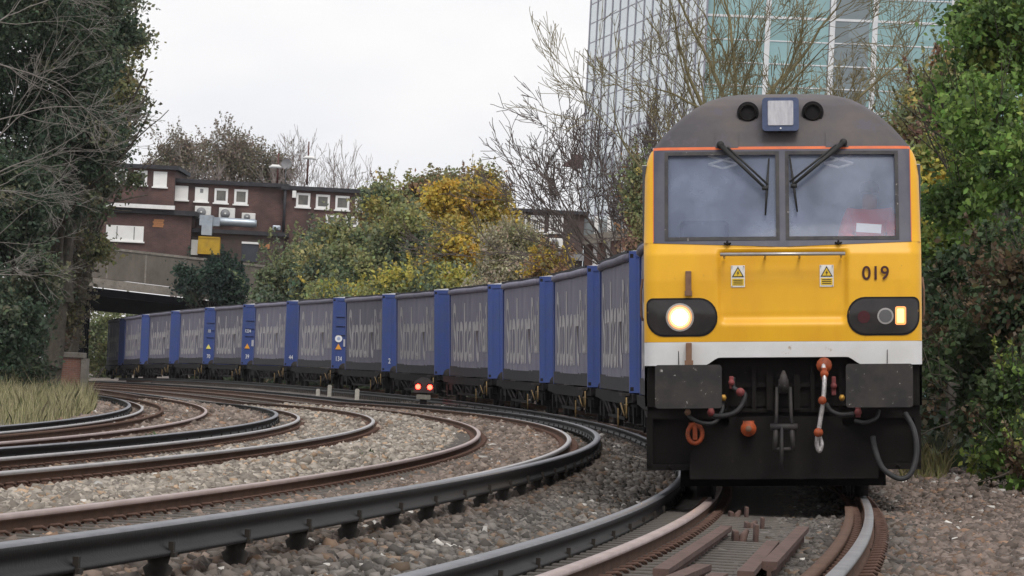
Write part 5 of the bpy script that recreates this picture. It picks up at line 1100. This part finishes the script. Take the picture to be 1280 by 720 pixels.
leafy('autumn_shrub', 'small sparse yellow leaved shrub in front of the barred windows', 'shrub', [ell(690, 335, 16, 16, 210), ell(676, 345, 14, 16, 211), ell(704, 345, 14, 12, 209)], 1300, .12, YEL + RB, bxy(690, 210), gB, .05, .5, gap=.3)
p = bxy(636, 224)
bare('bare_shrub', 'bundle of upright pale bare stems in the straw coloured shrub', (p[0], p[1], ground_z(*p)), 3.6, .04, M_barkp, 3, limbs=9, up=.08, spread=.3, kids=(1, 2), fork=.2, minr=.006, limb_len=.36, fan=(.6, .6), cat='shrub')
# trees behind the building
gC = 'bare and brown trees on the skyline behind the building'
for px, py, rx, ry, lab in ((215, 195, 30, 20, 'brown crowned tree above the left roof of the brick building'), (280, 190, 36, 24, 'brown crowned tree on the skyline left of the satellite dish'), (330, 208, 26, 16, 'low brown crowned tree just left of the satellite dish')):
    Y = 385 + px * .05; e = [ell(px, py, rx, ry, Y), ell(px - 12, py + 22, rx, ry, Y), ell(px + 14, py + 14, rx * .8, ry, Y)]
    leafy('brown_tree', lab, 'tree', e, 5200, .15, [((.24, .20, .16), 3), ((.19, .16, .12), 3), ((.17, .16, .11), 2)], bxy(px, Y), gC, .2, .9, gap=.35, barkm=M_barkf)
for px, py, lab in ((375, 178, 'pale bare tree behind the red brown lamp pole'), (405, 168, 'tallest pale bare tree on the skyline right of the poles'), (440, 192, 'pale bare tree at the right end of the brick roof'), (250, 178, 'pale bare tree rising out of the brown crowned trees'), (350, 190, 'pale bare tree behind the satellite dish')):
    Y = 392 + rng.random() * 12; q = bxy(px, Y); top = at(px, py - 8, Y).z; g0 = ground_z(*q)
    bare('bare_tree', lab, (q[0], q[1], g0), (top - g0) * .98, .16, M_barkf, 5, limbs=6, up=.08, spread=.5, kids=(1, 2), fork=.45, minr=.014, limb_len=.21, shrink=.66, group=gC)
# bare trees in front of the tower
q = at(945, 190, 118); g0 = ground_z(q.x, q.y)
bare('bare_tree', 'yellow green lichened bare tree fanning out above the locomotive roof', (q.x, q.y, g0), 13.0, .20, M_barkg, 6, limbs=15, up=.022, spread=.48, kids=(1, 2), fork=.50, minr=.0065, limb_len=.19, shrink=.66, wig=.10, dirs=[(-.45, .1, 1), (-.25, -.1, 1), (0.05, .2, 1), (.3, .1, 1), (.6, 0, 1), (-.7, .1, 1), (.9, 0, .8), (-.1, 0, 1.1), (.15, .1, 1), (-.55, .1, 1), (1.2, 0, .8)])
q = at(1075, 190, 124); g0 = ground_z(q.x, q.y)
bare('bare_tree', 'pale twiggy bare tree above the right shoulder of the locomotive roof', (q.x, q.y, g0), 12.0, .16, M_barkg, 6, limbs=12, up=.012, spread=.55, kids=(1, 2), fork=.46, minr=.0065, limb_len=.18, shrink=.66, wig=.10, dirs=[(-.5, .1, 1), (-.1, -.1, 1), (0.4, .2, 1), (.7, .1, .9), (1.2, 0, .7), (.2, 0, 1), (.9, 0, .8), (-.3, .1, 1.1), (1.5, 0, .55)])
q = at(815, 400, 176); g0 = ground_z(q.x, q.y)
bare('bare_tree', 'dark spreading bare tree left of the locomotive cab in front of the tower', (q.x, q.y, g0), 9.6, .2, M_barkm, 5, limbs=11, up=.03, spread=.5, kids=(2, 2), fork=.36, minr=.0115, limb_len=.33, shrink=.64, wig=.12, dirs=[(-1.0, 0, .8), (-1.2, .1, .55), (-.7, .1, 1), (-.3, 0, 1), (.2, 0, 1), (-1.3, 0, .3), (-.9, 0, 1.1), (-.5, 0, .9), (.4, 0, .8), (-1.1, .1, 1)])
q = at(850, 380, 190); g0 = ground_z(q.x, q.y)
bare('bare_tree', 'mauve twiggy bare tree close behind the left shoulder of the locomotive', (q.x, q.y, g0), 10.5, .18, M_barkm, 5, limbs=9, up=.06, spread=.5, kids=(2, 3), fork=.42, minr=.0115, limb_len=.24, shrink=.66, wig=.12)
leafy('shrub', 'olive leaved shrub hugging the left side of the locomotive cab', 'shrub', [ell(798, 270, 14, 26, 140), ell(795, 225, 10, 18, 140), ell(800, 310, 12, 20, 139)], 1500, .08, OLIVE + RB, bxy(800, 140), None, .05, .4, gap=.4)
# right hand side, close to the line
gD = 'leafy trees and bushes right of the locomotive'
leafy('green_tree', 'tall bright green tree at the right edge of the picture', 'tree', [ell(1262, 60, 60, 80, 86), ell(1235, 170, 50, 70, 84), ell(1285, 230, 60, 90, 82), ell(1215, 250, 46, 60, 85), ell(1200, 120, 30, 40, 87), ell(1225, 20, 30, 40, 88)], 15000, .085, RG, bxy(1280, 86), gD, .14, .38, gap=.35)
leafy('brown_tree', 'reddish brown leaved tree right of the locomotive roof', 'tree', [ell(1165, 125, 28, 36, 100), ell(1150, 175, 24, 34, 99), ell(1185, 95, 22, 26, 101), ell(1190, 160, 26, 30, 100), ell(1140, 140, 12, 14, 99)], 3800, .085, RB + OLIVE, bxy(1170, 100), gD, .09, .35, gap=.45)
leafy('green_bush', 'yellow green bush beside the right windscreen of the locomotive', 'bush', [ell(1185, 230, 34, 50, 92), ell(1165, 270, 26, 60, 92), ell(1200, 310, 40, 50, 90)], 8500, .085, RG + YG, bxy(1190, 91), gD, .08, .35, gap=.3)
leafy('dark_bush', 'dark brambly bush with brown leaves right of the headlights', 'bush', [ell(1200, 400, 46, 70, 80), ell(1245, 440, 50, 90, 76), ell(1180, 470, 26, 60, 84), ell(1290, 400, 50, 110, 74), ell(1265, 540, 44, 50, 72), ell(1225, 340, 40, 50, 80)], 18000, .08, RD, bxy(1230, 80), gD, .07, .32, gap=.25)
leafy('dark_bush', 'glossy green bramble overhanging the gravel at the lower right edge', 'bush', [ell(1272, 520, 30, 60, 66), ell(1290, 580, 30, 34, 64), ell(1250, 575, 22, 26, 67)], 3600, .07, RG + RD, bxy(1285, 66), gD, .05, .28, gap=.25)
leafy('dark_bush', 'deep shade thicket behind the brambles beyond the concrete post', 'bush', [ell(1200, 470, 60, 110, 104), ell(1260, 400, 60, 160, 104), ell(1170, 380, 30, 90, 106)], 15000, .12, IVY, bxy(1225, 104), gD, .08, .5, gap=.1)
q = at(1192, 150, 60)
leafy('green_bush', 'bush beyond the bridge opening left of the last container', 'bush', [ell(118, 430, 34, 46, 372), ell(150, 425, 40, 50, 380), ell(90, 430, 30, 50, 380)], 11000, .17, [((.16, .18, .075), 3), ((.11, .135, .06), 3), ((.22, .21, .09), 1)], bxy(120, 372), None, .1, .8)

# ------------------------------------------------------------------ small things by the line
M_red_lit = mat('lit_red_lamp', (1, .05, .02), emit=(1.0, 0.035, 0.02, 16))
sp = at(530, 483, 178); gs = ground_z(sp.x, sp.y)
B = WB('ground_signal', 'small ground signal with two lit red lamps in front of the wagons', 'signal', (sp.x, sp.y, gs))
m = MB(); hw = .34; m.prism([(sp.x - hw, sp.z - .22), (sp.x + hw, sp.z - .22), (sp.x + hw, sp.z + .12), (sp.x + .1, sp.z + .30), (sp.x - .12, sp.z + .30), (sp.x - hw, sp.z + .14)], sp.y, sp.y + .25); B.part('housing', m, mat('dull_signal_grey', (.03, .03, .033), (.05, .05, .05), 6, .7))
for x in (-.20, .20):
    m = MB(); m.cyl((sp.x + x, sp.y - .03, sp.z - .02), (sp.x + x, sp.y + .01, sp.z - .02), .085, 16); B.part('red_lamp', m, M_red_lit)
    m = MB(); m.tube([(sp.x + x + .13 * math.cos(a), sp.y - .08, sp.z - .02 + .13 * math.sin(a)) for a in np.linspace(0, math.pi, 8)], .02, 5); B.part('lamp_hood', m, M_black)
m = MB(); m.box(sp.x - .24, sp.x + .24, sp.y - .02, sp.y + .02, sp.z - .44, sp.z - .28); B.part('number_plate', m, mat('pale_plate', (.26, .25, .21), (.16, .15, .13), 9, .6))
m = MB(); m.box(sp.x - .12, sp.x + .12, sp.y + .03, sp.y + .2, gs - .1, sp.z - .2); B.part('post', m, M_black)
M_post = mat('dirty_white_post', (.55, .53, .48), (.38, .36, .32), 9, .8)
for px, py, h, Y, lab in ((397, 498, 12, 214, 'leftmost of the three short white posts by the track'), (411.5, 496, 15, 210, 'middle and tallest of the three short white posts by the track'), (446, 500, 14, 196, 'rightmost of the three short white posts, beside the inner rail')):
    b0 = at(px, py, Y); t0 = at(px + .3, py - h, Y); B = WB('marker_post', lab, 'marker post', b0, 'short white posts by the track'); g0 = ground_z(b0.x, b0.y)
    m = MB(); m.prism([(b0.x - .08, b0.z), (b0.x + .08, b0.z), (b0.x + .08, t0.z - .05), (b0.x + .05, t0.z), (b0.x - .05, t0.z), (b0.x - .08, t0.z - .05)], b0.y, b0.y + .12); B.part('post', m, M_post)
    m = MB(); m.box(b0.x - .06, b0.x + .06, b0.y + .02, b0.y + .1, min(g0, b0.z) - .2, b0.z); B.part('base', m, M_rust)
# brick pier with a concrete coping and sloping wall
pq = at(86, 497, 192); B = WB('brick_pier', 'square red brown brick pier with a concrete cap at the grass bank edge', 'pier', pq); g0 = ground_z(pq.x, pq.y) - .4
x0, x1, z0, z1 = rc(84.5, 472, 31, 50, 192); m = MB(); m.box(x0, x1, 192, 193.2, g0, z1); B.part('brickwork', m, M_brickr)
m = MB(); m.box(x0 - .06, x1 + .1, 191.9, 193.3, z1, z1 + .20, bev=.03); B.part('coping', m, M_concl)
m = MB(); m.box(x1 + .01, x1 + .22, 191.95, 193.2, g0, z1 - .003); B.part('edge_stone', m, M_concl)
a, b = at(82, 515, 176), at(107, 487, 190); B = WB('sloping_wall', 'low sloping concrete wall running down from the brick pier to the track', 'wall', a); ga = ground_z(a.x, a.y) - .5; gb = ground_z(b.x, b.y) - .5
m = MB(); w_ = .22; m.add([(a.x - w_, a.y, ga), (a.x + w_, a.y, ga), (b.x + w_, b.y, gb), (b.x - w_, b.y, gb), (a.x - w_, a.y, a.z), (a.x + w_, a.y, a.z), (b.x + w_, b.y, b.z), (b.x - w_, b.y, b.z)], [(0, 1, 2, 3), (4, 7, 6, 5), (0, 4, 5, 1), (1, 5, 6, 2), (2, 6, 7, 3), (3, 7, 4, 0)]); B.part('wall', m, M_concl)
# concrete fence post, right
pq = at(1188, 575, 82); pt = at(1191, 478, 82); B = WB('concrete_post', 'weathered concrete fence post among the brambles right of the locomotive', 'fence post', pq)
m = MB(); m.box(pq.x - .09, pq.x + .09, pq.y, pq.y + .16, ground_z(pq.x, pq.y) - .1, pt.z, bev=.015); m.box(pq.x - .10, pq.x - .085, pq.y + .02, pq.y + .1, pq.z + .2, pt.z - .1); B.part('post', m, M_conc)
m = MB(); m.tube([(pq.x - 2, pq.y + .05, pt.z - .3), (pq.x, pq.y + .0, pt.z - .28), (pq.x + 4, pq.y + .05, pt.z - .35)], .008, 4); B.part('wire', m, M_black)
# loose rail lengths lying between the rails in the foreground
def offcut(label, p0, p1, Y0, Y1, lean=0.0, prof=RAILP):
    a = at(*p0, Y0); b = at(*p1, Y1); t = thing('rail_offcut', label, 'rail offcut', Matrix.Translation(a), 'loose rail pieces lying in the track'); y = (b - a); ln = y.length; y.normalize(); x = y.cross(Vector((0, 0, 1))).normalized(); z = x.cross(y)
    R = Matrix((x, y, z)).transposed() @ Matrix.Rotation(lean, 3, 'Y'); k = len(prof); vs = [R @ Vector((q[0] * 1.3, yy, q[1] * 1.1)) for yy in (0, ln) for q in prof]; m = MB()
    m.add(vs, [(i, (i + 1) % k, k + (i + 1) % k, k + i) for i in range(k)] + [tuple(range(k)), tuple(range(2 * k - 1, k - 1, -1))]); m.build('rail_piece', M_off, t); return t
M_off = mat('purple_brown_rust', (0.085, 0.055, 0.048), (0.13, 0.085, 0.073), 6, .9, c3=(.055, .035, .03), bump=.3, spec=.15)
def Yg(px, py, top=0.0):
    """depth at which the ray through a pixel meets the track bed (plus a height)"""
    lo, hi = 18., 80.
    for _ in range(40):
        mid = (lo + hi) / 2; p = at(px, py, mid)
        if p.z > ground_z(p.x, p.y) + top: lo = mid
        else: hi = mid
    return lo
for lab, p0, p1 in (('long rusty rail piece lying left in the track before the locomotive', (826, 711), (908, 657)), ('short rusty rail piece in the middle pointing at the coupling', (932, 714), (966, 676)), ('rusty rail piece right of the middle one, raised at its far end', (962, 702), (1004, 658)), ('rusty rail end at the bottom edge left of the other pieces', (836, 723), (880, 705)), ('stub of rusty rail at the very bottom edge between the pieces', (880, 726), (900, 716))):
    offcut(lab, p0, p1, Yg(*p0, .14), Yg(*p1, .14))
for lab, px, py, s in (('upright rusty fishplate standing between the loose rails', 925, 655, 1), ('rusty bent plate beside the middle loose rail', 945, 668, .9), ('flat grey brown tie plate left of the bent plate', 934, 684, 1.1)):
    Y = Yg(px, py, 0); a = at(px, py, Y); t = thing('rail_plate', lab, 'steel plate', Matrix.Translation(a)); m = MB(); m.tube([(-.05, 0, 0), (-.03, .1, .07 * s), (.0, .2, .11 * s)], [.03, .035, .02], 6); m.box(-.09 * s, .09 * s, -.02, .45, -.02, .035, bev=.01); m.box(-.1 * s, -.06 * s, .0, .4, .03, .11 * s, bev=.01); m.box(.05 * s, .08 * s, .05, .35, .03, .16 * s, bev=.01); m.build('plate', M_off, t)
# grass on the left bank, tufts on the right, weeds between rails
def grass(name, label, pts, hgt, pal, wid=.012, lean=.35):
    pts = np.array(pts); n = len(pts); h = hgt * (.35 + .75 * rng.random(n) ** 1.5) * (1 + .35 * np.sin(pts[:, 0] * 2.3 + pts[:, 1] * .31) + .25 * np.sin(pts[:, 1] * .9 + 1)) * np.where(rng.random(n) < .06, 1.5, 1); a = rng.random(n) * 2 * math.pi; dx = np.stack([np.cos(a), np.sin(a), 0 * a], 1); ln = rng.normal(0, lean, (n, 2)); tip = np.concatenate([ln * h[:, None], h[:, None]], 1)
    w = wid * (.6 + .8 * rng.random(n)); mid = pts + tip * np.array([.35, .35, .6]); v = np.stack([pts - dx * w[:, None], pts + dx * w[:, None], mid + dx * w[:, None] * .8, pts + tip, mid - dx * w[:, None] * .8], 1)
    pw = np.array([q for _, q in pal], float); c = np.array([q for q, _ in pal])[rng.choice(len(pal), n, p=pw / pw.sum())] * (.7 + .6 * rng.random((n, 1)))
    o = fast(name, v.reshape(-1, 3), np.arange(5 * n).reshape(n, 5), M_grass, col=np.repeat(c, 5, 0)); tag(o, label, 'grass', kind='stuff'); return o
n = 44000; dd = 13.35 + 9 * rng.random(n) ** 1.3; uu = 106 + 92 * rng.random(n); cl_ = np.sin(dd * 3.1 + np.sin(uu * .9)) * np.sin(uu * .7 + 1.3 * dd); k = cl_ + rng.normal(0, .5, n) > -.25
g_ = ground_pt(dd[k], uu[k])
grass('bank_grass', 'tall pale green and straw grass on the left bank', g_, .60, [((.27, .255, .13), 3), ((.18, .19, .085), 2), ((.40, .355, .22), 3.5), ((.13, .15, .07), 1)], .006, .24)
n = 1500; px_ = 1125 + 60 * rng.random(n); Yq = 72 + 18 * rng.random(n); q = np.array([at(a, 560, b)[:] for a, b in zip(px_, Yq)]); q[:, 2] = [ground_z(a, b) for a, b in q[:, :2]]
grass('dry_grass', 'dry grass tuft at the foot of the brambles right of the locomotive', q, .38, [((.20, .17, .08), 3), ((.13, .13, .05), 3)], .01)
wd = []
for (px, d, r, k) in ((247, 6.95, .10, 160), (284, 6.9, .10, 150), (262, 6.98, .05, 60), (470, 5.4, .05, 40), (205, 9.6, .1, 60), (540, 5.6, .06, 30)):
    ud = np.linspace(30, 88, 240); pp_ = P(d, ud); u = float(np.interp(px, 640 + F * pp_[:, 0] / pp_[:, 1], ud)); wd.append(ground_pt(d + rng.normal(0, r, k), u + rng.normal(0, r * 7, k)))
grass('weeds', 'small green weeds growing in the ballast between the rails', np.concatenate(wd), .13, [((.07, .11, .045), 3), ((.10, .14, .06), 2)], .016, .8)
# leaf litter soil strip under the right hand bushes
n = 2600; px_ = 1100 + 220 * rng.random(n); Yq = 50 + 40 * rng.random(n); P_ = np.array([at(a, 600, b)[:] for a, b in zip(px_, Yq)]); P_[:, 2] = [ground_z(a, b) + .01 for a, b in P_[:, :2]]
s_ = .035 * (.6 + .8 * rng.random(n)); an = rng.random(n) * 6.28; a_ = np.stack([np.cos(an), np.sin(an), rng.normal(0, .35, n)], 1); b_ = np.stack([-np.sin(an), np.cos(an), rng.normal(0, .35, n)], 1)
v = np.stack([P_ - a_ * s_[:, None], P_ - b_ * s_[:, None] * .6, P_ + a_ * s_[:, None], P_ + b_ * s_[:, None] * .6], 1); v[:, :, 2] += .03
pc = np.array([(.12, .08, .05), (.08, .055, .04), (.16, .11, .06), (.06, .06, .03)])[rng.integers(0, 4, n)]
tag(fast('leaf_litter', v.reshape(-1, 3), np.arange(4 * n).reshape(n, 4), M_leaf, col=np.repeat(pc, 4, 0)), 'fallen brown leaves under the bushes on the right', 'leaf litter', kind='stuff')

us_ = np.arange(74, 330, 1.6); el_ = []
for u in us_:
    c = ground_pt(-4.2 + rng.normal(0, .5), u); el_.append(((c[0], c[1], c[2] + .35), (.9, 1.2, .55 + .25 * rng.random())))
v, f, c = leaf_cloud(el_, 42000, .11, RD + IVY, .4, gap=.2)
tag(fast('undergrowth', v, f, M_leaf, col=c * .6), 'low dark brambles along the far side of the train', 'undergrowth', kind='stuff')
# ------------------------------------------------------------------ thin autumn haze
m = MB(); gmn, gmx = G.reshape(-1, 3).min(0), G.reshape(-1, 3).max(0); m.box(gmn[0] - 2, gmx[0] + 2, gmn[1] - 2, gmx[1] + 2, gmn[2] - 1, float(zl_[-1]) + 3); hz = m.build('haze', None)
mh = bpy.data.materials.new('haze_air'); mh.use_nodes = True; th = mh.node_tree; th.nodes.clear(); oh = th.nodes.new('ShaderNodeOutputMaterial'); ph = th.nodes.new('ShaderNodeVolumePrincipled')
ph.inputs['Density'].default_value = .00006; ph.inputs['Color'].default_value = (.93, .95, 1, 1); ph.inputs['Anisotropy'].default_value = .2; th.links.new(ph.outputs[0], oh.inputs['Volume'])
hz.data.materials.clear(); hz.data.materials.append(mh); tag(hz, 'thin pale autumn haze over the whole place', 'haze', kind='stuff')
